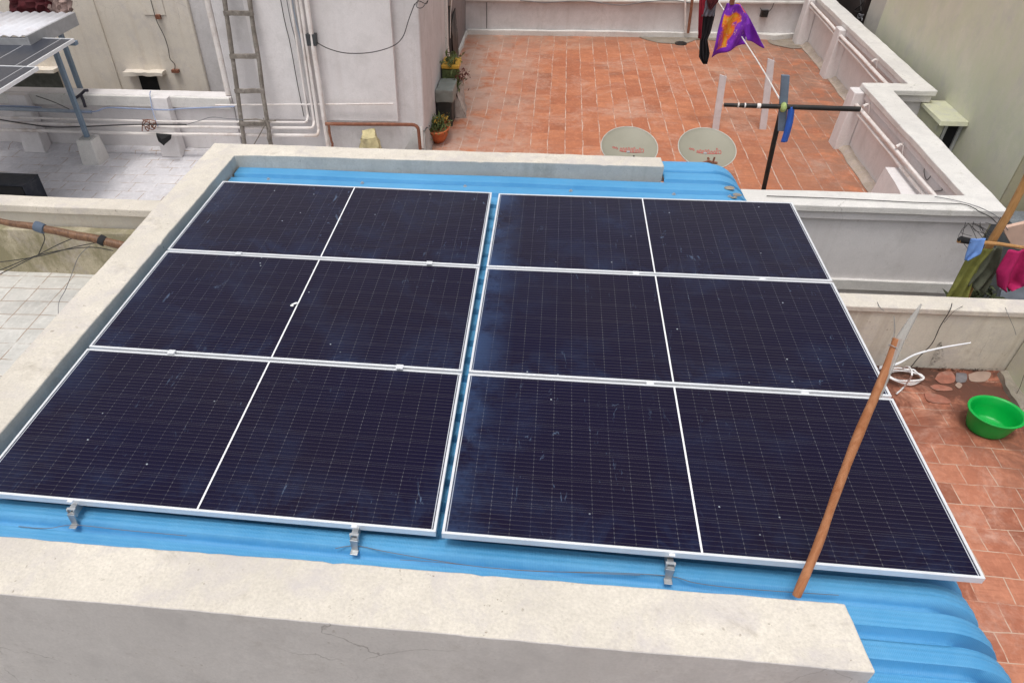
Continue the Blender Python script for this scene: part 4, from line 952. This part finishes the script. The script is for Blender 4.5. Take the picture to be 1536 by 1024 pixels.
# ================================================================ TERRACE THINGS
def dish(u, v, y, label, mir):
    c = at(u, v, y=y); r = empty('satellite_dish', (0, 0, 0), label, 'satellite dish', 'satellite dishes on the near parapet')
    r.location = c; el = math.radians(75); r.rotation_euler = (math.radians(90)-el+0.0, 0, math.radians(2))
    # local frame: z = dish axis
    R0, R1 = .287, .325; bm = bmesh.new(); rings = []
    prof = [(0, -.07)]+[(k/8, -.07*(1-(k/8)**2)) for k in range(1, 9)]+[(1.012, .004), (1.02, -.004), (1.0, -.012)]+[(k/8, -.012-.07*(1-(k/8)**2)) for k in range(7, 0, -1)]
    rings = lathe(bm, [(max(a, .001), z) for a, z in prof], (0, 0, 0), 56, R0, R1)
    fin_mesh('reflector', bm, DISH, r, smooth=True, sharp=50)
    bm = bmesh.new(); tube(bm, [(R0*1.012*math.cos(a), R1*1.012*math.sin(a), .001) for a in [k*math.pi/32 for k in range(65)]], .0045, 6)
    fin_mesh('rim', bm, plain('dish_rim_paint', (.5, .49, .44), .5), r, smooth=True)
    # red lettering in raised strokes
    def pz(x, yy): return -.07*(1-(x/R0)**2-(yy/R1)**2)+.003
    S_ = [[(-.155, .03), (-.165, .045), (-.15, .055), (-.14, .04), (-.155, .03)], [(-.135, .03), (-.13, .055), (-.115, .05), (-.112, .03), (-.125, .028)]]
    x = -.085
    random.seed(3 if mir else 5)
    S_.append([(-.09, .01), (.0, .0), (.07, -.012), (.15, -.022)])
    for k in range(8):
        h = .022+.04*random.random()
        S_.append([(x, .0-k*.002), (x+.004, h), (x+.012, h+.01), (x+.018, h-.01), (x+.016, .0-k*.002)]); x += .028
    S_.append([(.135, .02), (.15, .03), (.155, .0), (.148, -.03)])
    bm = bmesh.new()
    for s in S_:
        tube(bm, [(p.x, p.y, pz(p.x, p.y)) for p in smooth_pts([(a, b, 0) for a, b in s], 3)], .0027, 4)
    fin_mesh('lettering', bm, REDP, r)
    bm = bmesh.new(); tube(bm, [(0, -R1-.005, -.03), (.0, -R1*1.03, .05), (.01, -R1*.93, .12)], .009, 6)
    fin_mesh('feed_arm', bm, RUST if mir else CABLE, r); bm = bmesh.new()
    tube(bm, [(-.06, -.20, pz(-.06, -.2)+.004), (.0, -.175, pz(0, -.18)+.02), (.09, -.20, pz(.09, -.2)+.004)], .011, 6)
    if mir: tube(bm, [(.0, -.175, pz(0, -.18)+.02), (.02, -.11, pz(0, -.11)+.01), (.01, -.09, pz(0, -.1)+.01)], .010, 5)
    fin_mesh('feed_bracket', bm, RUST if mir else CABLE, r)
    # mast down to the parapet (counter-rotated)
    bm = bmesh.new(); Mi = r.rotation_euler.to_matrix().inverted(); base = Vector((c.x, c.y+.02, -.915))-c
    tube(bm, [Mi @ Vector((0, .02, -.06)), Mi @ Vector((0, .03, -.14)), Mi @ base], .019, 8)
    fin_mesh('mast', bm, GALV, r, smooth=True)
dish(944, 220, 2.02, 'grey satellite dish with red lettering behind the parapet, left one of two', False)
dish(1060.5, 222, 2.06, 'grey satellite dish with red lettering behind the blue sheet, right one of two', True)

# clothes line post
YT = 3.0
pb = at(1144, 290, y=YT); pb.z = FZ; pt = at(1173, 158, y=YT)
r = empty('clothes_post', (pb.x, YT, FZ), 'black T shaped clothes line post with a long black crossbar', 'post')
bm = bmesh.new(); tube(bm, [(pb.x, YT, FZ), (pb.x, YT, -1.3), (pt.x+.03, YT, -.7), (pt.x, YT, -.2)], [.026, .026, .028, .027], 10)
part('pole', bm, BLACKP, r, smooth=True)
a, b = at(1086, 157.5, y=YT-.05), at(1290, 164, y=YT-.05)
bm = bmesh.new(); tube(bm, [a, a.lerp(b, .12), a.lerp(b, .13), a.lerp(b, .5), b], [.021, .021, .024, .026, .027], 10)
part('crossbar', bm, BLACKP, r, smooth=True)
for k, t in enumerate((.10, .15, .245)): 
    bm = bmesh.new(); c = a.lerp(b, t); tube(bm, [c, c.lerp(b, .012 if k < 2 else .035)], .0275, 10); part('tape', bm, PVC, r, smooth=True)
bm = bmesh.new(); c = at(1175, 161, y=YT-.06); bmesh.ops.create_icosphere(bm, subdivisions=2, radius=.045, matrix=Matrix.Translation(c) @ Matrix.Diagonal((.8, .9, 1.15, 1))); rough(bm, .008, 25)
part('knot', bm, plain('pale_green_rag', (.36, .45, .16), .8, var=.3), r, smooth=True)
P0, P1 = at(1178, 113, y=YT-.02), at(1172, 196, y=YT-.02)
bm = bmesh.new(); n = Vector((.042, 0, 0)); d = Vector((0, .02, 0))
hexa(bm, [P1-n-d, P1+n-d, P1+n+d, P1-n+d], [P0-n-d, P0+n-d, P0+n+d, P0-n+d], .08); rough(bm, .003, 6)
tag(fin_mesh('grey_board', bm, plain('slate_blue_board', (.15, .19, .25), .6, var=.2), bevel=.003), 'slate grey narrow board tied upright to the black clothes post', 'board')
ribbon('blue_strip', [at(1187, 160, y=YT-.06), at(1184, 185, y=YT-.07), at(1176, 213, y=YT-.06)], .036, BLUEP, 'royal blue plastic strip hanging from the crossbar of the clothes post', 'strip', up=(1, 0, .1))
re = at(1076, 0, y=9.); re2 = Vector((5.62, 11.6, -.66)); rs = at(1173, 155, y=YT)
bm = bmesh.new(); tube(bm, smooth_pts([rs, at(1140, 98, y=5), at(1105, 44, y=7), re, re2], 6), .0085, 7)
tag(fin_mesh('clothes_line', bm, plain('white_rope', (.72, .70, .68), .7), smooth=True), 'white rope from the black clothes post to the far wall', 'rope')
bm = bmesh.new(); tube(bm, [(3.9, 6.52, .055), (5.2, 6.52, .03), (8.0, 6.52, .06)], .006, 6)
tag(fin_mesh('clothes_line', bm, CABLE, smooth=True), 'second clothes line, holding the purple cloth and the dark clothes', 'rope')
bm = bmesh.new()
cloth_px(bm, [(1090, 5), (1083, 24), (1075, 52), (1067, 86)], [(1110, 7), (1118, 25), (1120, 45), (1118, 66)], 6.52, nu=24, nv=24, amp=.05, wav=1.6, mi=lambda s, t: 1 if (s < .07 or t > .93) else 0)
cloth_px(bm, [(1104, 5), (1110, 22), (1114, 42), (1120, 60)], [(1109, 5), (1124, 26), (1134, 46), (1146, 72)], 6.56, nu=16, nv=22, amp=.05, wav=1., mi=lambda s, t: 1 if (t > .55 or s > .9) else 0)
o = fin_mesh('purple_cloth', bm, [BATIK, BATIKE], smooth=True, sharp=80); m_ = o.modifiers.new('solid', 'SOLIDIFY'); m_.thickness = .006
tag(o, 'purple cloth with an orange print hanging on the line', 'cloth')
bm = bmesh.new(); c = at(1099, 0, y=6.5); box(bm, c.x-.03, c.x+.03, 6.47, 6.55, c.z-.06, .05)
tag(fin_mesh('clothes_peg', bm, RUST, bevel=.006), 'brown peg holding the top of the purple cloth', 'peg')
cloth('dark_trousers', [(1052, -8), (1054, 25), (1052, 55), (1050, 62), (1048, 85), (1055, 96)], [(1076, -8), (1072, 25), (1066, 50), (1061, 60), (1064, 80), (1060, 96)], 6.50, DENIM, 'black folded trousers hanging on the line left of the purple cloth', 'trousers', amp=.03, nv=20)
cloth('grey_cloth', [(1051, -6), (1056, 12), (1052, 25)], [(1076, -6), (1074, 12), (1070, 25)], 6.46, GREYC, 'slate grey cloth at the top of the hanging dark clothes', 'cloth', amp=.02)
cloth('maroon_cloth', [(1049, -8), (1048, 30), (1047, 58)], [(1060, -8), (1054, 30), (1051, 59)], 6.45, plain('deep_red_cloth', (.26, .012, .03), .85, var=.3), 'deep red narrow cloth at the left side of the black trousers', 'cloth', amp=.02, nu=8)
cloth('maroon_cloth', [(1060, -8), (1061, 3), (1063, 14)], [(1080, -8), (1077, 4), (1066, 15)], 6.43, MAROON, 'short dark maroon cloth over the top of the grey one', 'cloth', amp=.02, nu=8)

# white boards standing in the floor
for (tu, tv, bu, bv, lab) in ((1085, 112, 1073, 194, 'white upright board standing on the terracotta floor, left one behind the right dish'), (1157, 88, 1144, 194, 'white upright board standing on the terracotta floor, right one near the black post')):
    b = at(bu, bv, z=FZ); t = at(tu, tv, y=b.y+.03); r_ = Vector((.052, 0, 0)); d = Vector((0, .015, 0))
    bm = bmesh.new(); hexa(bm, [b-r_-d, b+r_-d, b+r_+d, b-r_+d], [t-r_-d, t+r_-d-Vector((0, 0, .03)), t+r_+d-Vector((0, 0, .03)), t-r_+d], .08)
    s = r_*.93; hexa(bm, [b+s+d, b+r_+d, b+r_+d*4, b+s+d*4], [t+s+d, t+r_+d-Vector((0, 0, .03)), t+r_+d*4-Vector((0, 0, .03)), t+s+d*4])
    rough(bm, .003, 5)
    tag(fin_mesh('upright_board', bm, plain('whitewashed_board', (.62, .59, .60), .7, var=.08, dirt=(.4, .35, .33), damt=.3), bevel=.003), lab, 'board', 'white boards on the terrace')

# pipes along the right parapet
XN, XF = 7.10, 7.74
def zx(u, v, x): return at(u, v, x=x).z
for nm, r_, (un, vn), (uf, vf), (ug, vg), lab in (
    (0, .026, (1402, 293), (1274, 145), (1214, 2), 'upper'), (1, .02, (1388, 293), (1287, 172), (1208, 2), 'lower')):
    pn, pf = at(un, vn, x=XN), at(uf, vf, x=XN)
    z0 = pn.z; z1 = pf.z
    pipe('parapet_pipe', [(XN, 2.3, z0+(z0-z1)*.0), (XN, pf.y, z1), (XN, 5.55, z1)], r_, PVC, lab+' white pipe along the near part of the right parapet of the terrace')
    pm = at(1326 if not nm else 1315, 122, x=XF); pg = at(ug, vg, x=XF)
    pipe('parapet_pipe', [(XF, 6.0, pm.z), (XF, pm.y if pm.y > 6.2 else 6.4, pm.z), (XF, 9.1, (pm.z+pg.z)/2-.01), (XF, min(pg.y, 11.4), pg.z)], r_, PVC, lab+' white pipe along the far part of the right parapet of the terrace')
# small wall hooks with wire
for u, v, x, lab in ((1312, 90, XF+.02, 'small white clip on the far part of the right parapet'), (1300, 157, XN+.02, 'small white clip under the corner of the right parapet'), (1350, 217, XN+.02, 'small white clip halfway along the near right parapet')):
    c = at(u, v, x=x); bm = bmesh.new(); tube(bm, [c+Vector((.06, .02, 0)), c, c+Vector((-.05, -.03, -.02))], [.012, .018, .02], 6); tube(bm, [c, c+Vector((.02, -.05, .01)), c+Vector((.04, -.08, -.10))], .005, 5)
    tag(fin_mesh('pipe_clip', bm, PVC, smooth=True), lab, 'clip')
cable('wall_cable', [at(u, v, x=7.19) for u, v in ((1394, 240), (1386, 255), (1390, 270), (1400, 262), (1410, 278), (1413, 285), (1402, 287))], .004, CABLE, 'thin black cable looped on the inner face near the right corner', 'cable')
cable('wall_cable', [at(u, v, z=-.90) for u, v in ((1150, 294), (1236, 297), (1300, 300), (1380, 304), (1440, 306), (1460, 312), (1470, 318), (1490, 328))][:7]+[at(1486, 326, y=1.9), at(1500, 340, y=1.9)], .0045, CABLE, 'black cable lying on the front coping of the terrace, nearer one', 'cable')
cable('wall_cable', [at(u, v, z=-.90) for u, v in ((1402, 295), (1430, 300), (1460, 308), (1480, 316))]+[at(1498, 327, y=1.9), at(1512, 345, y=1.9)], .004, GCABLE, 'grey cable lying across the right end of the front coping', 'cable')
cable('wall_cable', [at(u, v, y=11.52) for u, v in ((780, 1), (815, 4), (840, 3), (880, 2), (930, 8), (970, 3), (1010, 1), (1040, 6))], .009, GCABLE, 'thin grey cable sagging along the far wall of the terrace', 'cable')
cable('wall_cable', [at(730, 4, y=11.55), at(730, 43, y=11.5)], .008, CABLE, 'straight thin dark cable down the left end of the far wall', 'cable')
pipe('rusty_pipe', [at(1039, -6, y=11.45), at(1036, 20, y=11.45), at(1032, 50, y=11.42)], .03, RUST, 'rusty upright pipe at the far wall of the terrace')
pipe('conduit', [at(1028, -6, y=11.5), at(1028, 49, y=11.5)], .02, PVC, 'white upright conduit beside the rusty pipe at the far wall', 'pipe')
bm = bmesh.new(); c = at(1147, 21, y=11.55); box(bm, c.x-.07, c.x+.07, 11.52, 11.62, c.z-.06, c.z+.06); rough(bm, .02, 12)
tag(fin_mesh('junction_box', bm, BLACKP), 'small dark broken box on the far wall right of the purple cloth', 'junction box')
cable('wall_cable', [at(1140, 12, y=11.55), at(1147, 20, y=11.52), at(1156, 15, y=11.55), at(1161, 5, y=11.55)], .006, CABLE, 'short curling cable at the small dark box on the far wall', 'cable')
bm = bmesh.new(); c = at(1021, 66, z=FZ); lathe(bm, [(.001, .04), (.08, .035), (.12, .02), (.13, 0)], c, 16)
tag(fin_mesh('drain_cover', bm, BLACKP, smooth=True), 'small dark round lid on the floor near the far wall', 'lid')

# junk by the left wall of the terrace
XJ = .87
bz = at(658, 138, z=FZ)
r = empty('water_drum', (1.03, 6.7, FZ), 'dark grey square drum by the white corner wall', 'drum')
bm = bmesh.new(); box(bm, .875, 1.13, 6.15, 6.55, FZ, -1.42, .05); rough(bm, .018, 5); part('body', bm, plain('black_plastic', (.03, .032, .03), .5), r, bevel=.02)
bm = bmesh.new(); box(bm, .87, 1.15, 6.12, 6.7, -1.418, -1.22, .05); rough(bm, .018, 5); part('lid', bm, plain('grey_green_plastic', (.22, .24, .22), .5), r, bevel=.015)
r = empty('flower_box', (1.0, 7.0, FZ), 'green box with a yellow rim and dry dark flowers against the corner wall', 'plant box')
bm = bmesh.new(); box(bm, .875, 1.12, 6.85, 7.25, FZ, -1.12, .05); rough(bm, .022, 5); part('box', bm, plain('mossy_green_board', (.13, .16, .06), .8, var=.4), r, bevel=.01)
bm = bmesh.new(); box(bm, .87, 1.16, 6.82, 7.28, -1.118, -1.06, .08); rough(bm, .014, 7); part('rim', bm, YELLOWP, r, bevel=.01)
def leaves(bm, c, n, sx, sy, sz, s=.04):
    for k in range(n):
        p = Vector(c)+Vector((random.gauss(0, sx), random.gauss(0, sy), random.gauss(0, sz)))
        q = Matrix.Rotation(random.random()*6.3, 3, 'Z') @ Matrix.Rotation(random.uniform(-1.2, 1.2), 3, 'X')
        L = s*random.uniform(.5, 1.3); W = L*.4
        bm.faces.new([bm.verts.new(p+q @ Vector(t)) for t in ((0, -L, 0), (W, 0, .2*L), (0, L, 0), (-W, 0, .2*L))])
bm = bmesh.new(); leaves(bm, (1.22, 6.85, -1.2), 60, .06, .10, .05, .035); part('dry_flowers', bm, plain('dark_red_flowers', (.10, .02, .015), .9, var=.4), r)
bm = bmesh.new(); leaves(bm, (1.0, 7.0, -1.02), 110, .07, .16, .05, .05); leaves(bm, (1.12, 6.8, -1.3), 90, .05, .12, .12, .05); part('leaves', bm, LEAFM, r)
bm = bmesh.new(); hexa(bm, [(1.10, 6.55, FZ), (1.32, 6.55, FZ), (1.28, 6.95, FZ), (1.12, 6.95, FZ)], [(1.08, 6.6, -1.45), (1.16, 6.6, -1.45), (1.2, 6.9, -1.3), (1.08, 6.9, -1.3)], .07); rough(bm, .025, 7)
tag(fin_mesh('sack', bm, plain('pale_dusty_sack', (.42, .36, .32), .9, var=.25, dirt=(.2, .13, .1), damt=.5), smooth=True), 'pale dusty sack slumped beside the square drum', 'sack')
pc = Vector((.98, 5.62, FZ))
r = empty('planter', pc, 'orange clay planter full of dry leaves and yellow flowers at the white corner', 'planter')
bm = bmesh.new(); lathe(bm, [(.001, 0), (.12, 0), (.17, .08), (.21, .20), (.22, .21), (.205, .22), (.185, .17), (.001, .17)], pc, 28, .85, 1.6); rough(bm, .012, 4); part('pot', bm, TERRA, r, smooth=True, sharp=50)
bm = bmesh.new(); leaves(bm, pc+Vector((-.02, .04, .22)), 420, .075, .17, .035, .035); part('leaves', bm, LEAFM, r)
bm = bmesh.new(); leaves(bm, pc+Vector((0, .02, .30)), 36, .07, .12, .02, .025); tag(part('flowers', bm, PETAL, r), kind='stuff')
bm = bmesh.new(); tube(bm, [at(632, 190, y=4.9), at(633, 205, y=4.86), at(634, 222, y=4.84)], .02, 7)
tag(fin_mesh('drain_pipe', bm, WTOP, smooth=True), 'short white pipe stub at the broken corner of the lilac building', 'pipe')
ribbon('black_rag', [at(641, 205, z=FZ+.05), at(644, 203, z=FZ+.08), at(639, 214, z=FZ+.03)], .03, BLACK, 'small black rag on the terracotta floor by the broken corner', 'rag')
ribbon('black_rag', [at(664, 176, z=FZ+.04), at(669, 172, z=FZ+.06), at(662, 178, z=FZ+.03)], .025, BLACK, 'small black rag on the terracotta floor below the drum', 'rag')
# yellow rubble sack in front of the lilac building
bm = bmesh.new(); a, b = at(527, 224, y=4.45), at(569, 224, y=4.45); zt = at(548, 203, y=4.5).z
hexa(bm, [(a.x, 4.35, FZ), (b.x+.02, 4.35, FZ), (b.x, 4.7, FZ), (a.x+.1, 4.7, FZ)], [(a.x+.17, 4.42, zt-.03), (b.x-.03, 4.42, zt-.0), (b.x-.06, 4.62, zt+.03), (a.x+.16, 4.62, zt+.02)], .05); rough(bm, .035, 6)
tag(fin_mesh('rubble_sack', bm, plain('yellowish_sackcloth', (.52, .45, .25), .9, var=.3, dirt=(.1, .08, .06), damt=.7, scale=6), smooth=True), 'torn yellowish sack of rubble under the rusty pipe', 'sack')
# things leaning in the dark doorway
ribbon('white_board', [(.83, 8.05, -1.05), (.86, 8.0, -1.3), (.90, 7.9, -1.75)], .04, PVC, 'narrow white board standing at the door frame', 'board', up=(0, 1, 0))
ribbon('torn_cloth', [(.80, 8.9, -.55), (.81, 8.6, -.75), (.83, 8.35, -1.05)], (.10, .03), WTOP, 'torn whitish cloth hanging in the dark doorway', 'cloth', up=(0, 1, 0))
bm = bmesh.new(); hexa(bm, [(.80, 8.8, FZ), (.86, 8.8, FZ), (.86, 9.5, FZ), (.80, 9.5, FZ)], [(.78, 8.8, -.95), (.80, 8.8, -.95), (.80, 9.35, -.8), (.78, 9.35, -.8)], .1); rough(bm, .02, 5)
tag(fin_mesh('leaning_board', bm, BLACKP, smooth=True), 'black warped board leaning on the grey wall by the doorway', 'board')
ribbon('straw_bundle', [(.80, 9.4, -.1), (.80, 9.0, -.35), (.81, 8.5, -.62)], (.05, .02), plain('straw', (.34, .25, .13), .9), 'straw coloured strips hanging at the top of the doorway', 'strip', up=(0, 1, 0))

# ================================================================ GREEN BUILDING ON THE RIGHT
gb = empty('green_building', (9, 6, -4), 'pale green building behind the right parapet', 'building')
yk = at(1500, 298, x=8.3).y
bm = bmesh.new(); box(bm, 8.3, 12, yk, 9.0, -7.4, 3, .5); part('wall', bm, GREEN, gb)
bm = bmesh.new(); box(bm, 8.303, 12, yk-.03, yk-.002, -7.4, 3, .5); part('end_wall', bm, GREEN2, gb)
bm = bmesh.new(); box(bm, 8.33, 12, 9.002, 9.75, -7.4, 3, .5); part('white_wall', bm, plaster('pale_lilac_side_paint', (.56, .53, .47), var=.06, damt=.2), gb)
bm = bmesh.new(); hexa(bm, [(7.93, 4.93, -1.14), (8.298, 4.93, -1.14), (8.298, 5.78, -1.14), (7.95, 5.78, -1.14)], [(7.95, 4.95, -1.09), (8.298, 4.95, -1.09), (8.298, 5.78, -1.09), (7.95, 5.78, -1.09)], .1)
part('window_canopy', bm, SUNSH, gb, bevel=.012)
bm = bmesh.new(); box(bm, 7.965, 8.05, 5.02, 5.76, -3.2, -1.142, .2); box(bm, 8.05, 8.298, 5.66, 5.76, -3.2, -1.142, .2)
part('window_cheek', bm, SUNSH, gb)
wf = bmesh.new(); box(wf, 8.06, 8.10, 5.02, 5.10, -2.6, -1.142); box(wf, 8.25, 8.29, 5.02, 5.10, -2.6, -1.142)
fr = part('window_frame', wf, plain('grey_window_metal', (.45, .46, .45), .5), gb)
bm = bmesh.new(); box(bm, 8.10, 8.25, 5.05, 5.08, -2.6, -1.143); part('window_pane', bm, BLACK, gb)
# clutter far beyond, above the right coping
bm = bmesh.new()
box(bm, 8.3, 12, 9.9, 14, -7.4, 1, .6); tag(fin_mesh('dark_shed', bm, plain('dark_brown_shed', (.03, .02, .018), .8, var=.5, scale=3)), 'dark brown shed beyond the far end of the right parapet', 'shed')
for k, (u, v) in enumerate(((1288, 8), (1293, 20))):
    c = at(u, v, x=8.26); bm = bmesh.new(); pl = [c+Vector((0, random.uniform(-.2, .2), random.uniform(-.15, .15))) for _ in range(7)]; tube(bm, smooth_pts(pl, 4), .012, 5)
    tag(fin_mesh('wire_tangle', bm, GCABLE if k else CABLE, smooth=True), ('black', 'grey')[k]+' tangle of wire by the dark shed beyond the parapet', 'wire')

# ================================================================ CLUTTER IN THE GAP AT RIGHT
YG = 1.35
bm = bmesh.new(); tube(bm, [at(1560, 225, y=1.2), at(1536, 276, y=1.2), at(1512, 322, y=1.2), at(1490, 358, y=1.2), at(1470, 395, y=1.25), at(1450, 445, y=1.3), at(1430, 500, y=1.35)], [.034, .034, .036, .038, .03, .03, .03], 10)
tag(fin_mesh('bamboo_pole', bm, BAMBOO, smooth=True), 'tan bamboo pole slanting up past the corner of the terrace parapet', 'pole')
bm = bmesh.new(); tube(bm, [at(1438, 360, y=1.12), at(1450, 362, y=1.12), at(1500, 366, y=1.12), at(1545, 373, y=1.12), at(1640, 385, y=1.1)], [.028, .024, .018, .016, .016], 8)
tag(fin_mesh('bamboo_rod', bm, BAMBOO, smooth=True), 'level bamboo rod with a blue cloth hung on its dark end', 'rod')
bm = bmesh.new(); tube(bm, [at(1437, 360, y=1.12), at(1441, 359, y=1.12), at(1455, 362, y=1.12)], [.02, .033, .03], 8)
tag(fin_mesh('black_tape', bm, BLACK, smooth=True), 'black tape wound on the end of the level rod', 'tape')
cloth('blue_cloth', [(1456, 358), (1451, 375), (1446, 389)], [(1479, 358), (1470, 380), (1452, 391)], 1.09, BLUEC, 'light blue cloth hanging on the end of the level bamboo rod', 'cloth', amp=.015, wav=1.5)
cloth('olive_cloth', [(1458, 375), (1440, 410), (1412, 456)], [(1490, 372), (1470, 400), (1446, 456)], 1.16, OLIVE, 'olive green cloth under the light blue one, hanging behind the yard wall', 'cloth', amp=.03, wav=2)
cloth('net_cloth', [(1484, 372), (1462, 405), (1448, 425)], [(1505, 368), (1500, 408), (1474, 440)], 1.19, NETC, 'dark grey green net bundle hanging right of the olive cloth', 'net', amp=.05, wav=2)
cloth('magenta_cloth', [(1512, 376), (1504, 392), (1496, 408), (1496, 428), (1506, 434)], [(1545, 376), (1546, 390), (1544, 405), (1540, 425), (1518, 432)], 1.05, PINK, 'crumpled magenta cloth hanging at the right edge', 'cloth', amp=.05, wav=1.6, nu=18)
# house walls seen through the gap
bm = bmesh.new(); box(bm, 8.14, 12, 2.3, 3.2, -7.4, -1.5, .4); rough(bm, .02)
tag(fin_mesh('low_grey_house', bm, plaster('grey_blue_old_paint', (.24, .26, .28), (.08, .07, .06), .7, .25), smooth=True), 'low grey blue house wall seen behind the hanging clothes', 'house')
bm = bmesh.new(); P = [at(u, v, y=1.9) for u, v in ((1504, 343), (1560, 330), (1560, 380), (1520, 372))]
f = bm.faces.new([bm.verts.new(p) for p in P]); ex = bmesh.ops.extrude_face_region(bm, geom=[f])
for v in [g_ for g_ in ex['geom'] if isinstance(g_, bmesh.types.BMVert)]: v.co.y += .05
tag(fin_mesh('peach_board', bm, PEACH), 'pale peach board behind the bamboo pole at the right edge', 'board')
bm = bmesh.new(); hexa(bm, [at(1490, 470, y=1.6), at(1600, 470, y=1.6), at(1600, 470, y=1.7), at(1490, 470, y=1.7)], [at(1500, 432, y=1.7), at(1600, 420, y=1.7), at(1600, 420, y=1.8), at(1500, 432, y=1.8)], .08); rough(bm, .03, 5)
tag(fin_mesh('tarpaulin', bm, TARP, smooth=True), 'grey blue tarpaulin below the magenta cloth', 'tarpaulin')
bm = bmesh.new()
for k in range(30):
    c = Vector((random.uniform(7.15, 7.45), 1.4+random.uniform(-.1, .2), random.uniform(-2.1, -1.5))); leaves(bm, c, 7, .06, .06, .06, .06)
tag(fin_mesh('climbing_plant', bm, plain('dark_leaves', (.05, .06, .025), .8, var=.5, scale=20)), 'dark straggly plant behind the olive cloth in the gap', 'plant')
bm = bmesh.new()
for k in range(12):
    a = at(1448+random.random()*30, 332+random.random()*6, y=1.88); b = a+Vector((random.uniform(.05, .3), -.05, random.uniform(-.28, -.05)))
    tube(bm, smooth_pts([a, a.lerp(b, .5)+Vector((random.uniform(-.1, .1), 0, random.uniform(-.08, .05))), b], 4), .0025, 4)
tag(fin_mesh('wire_tangle', bm, CABLE, smooth=True), 'tangle of thin black wire under the corner of the terrace coping', 'wire')
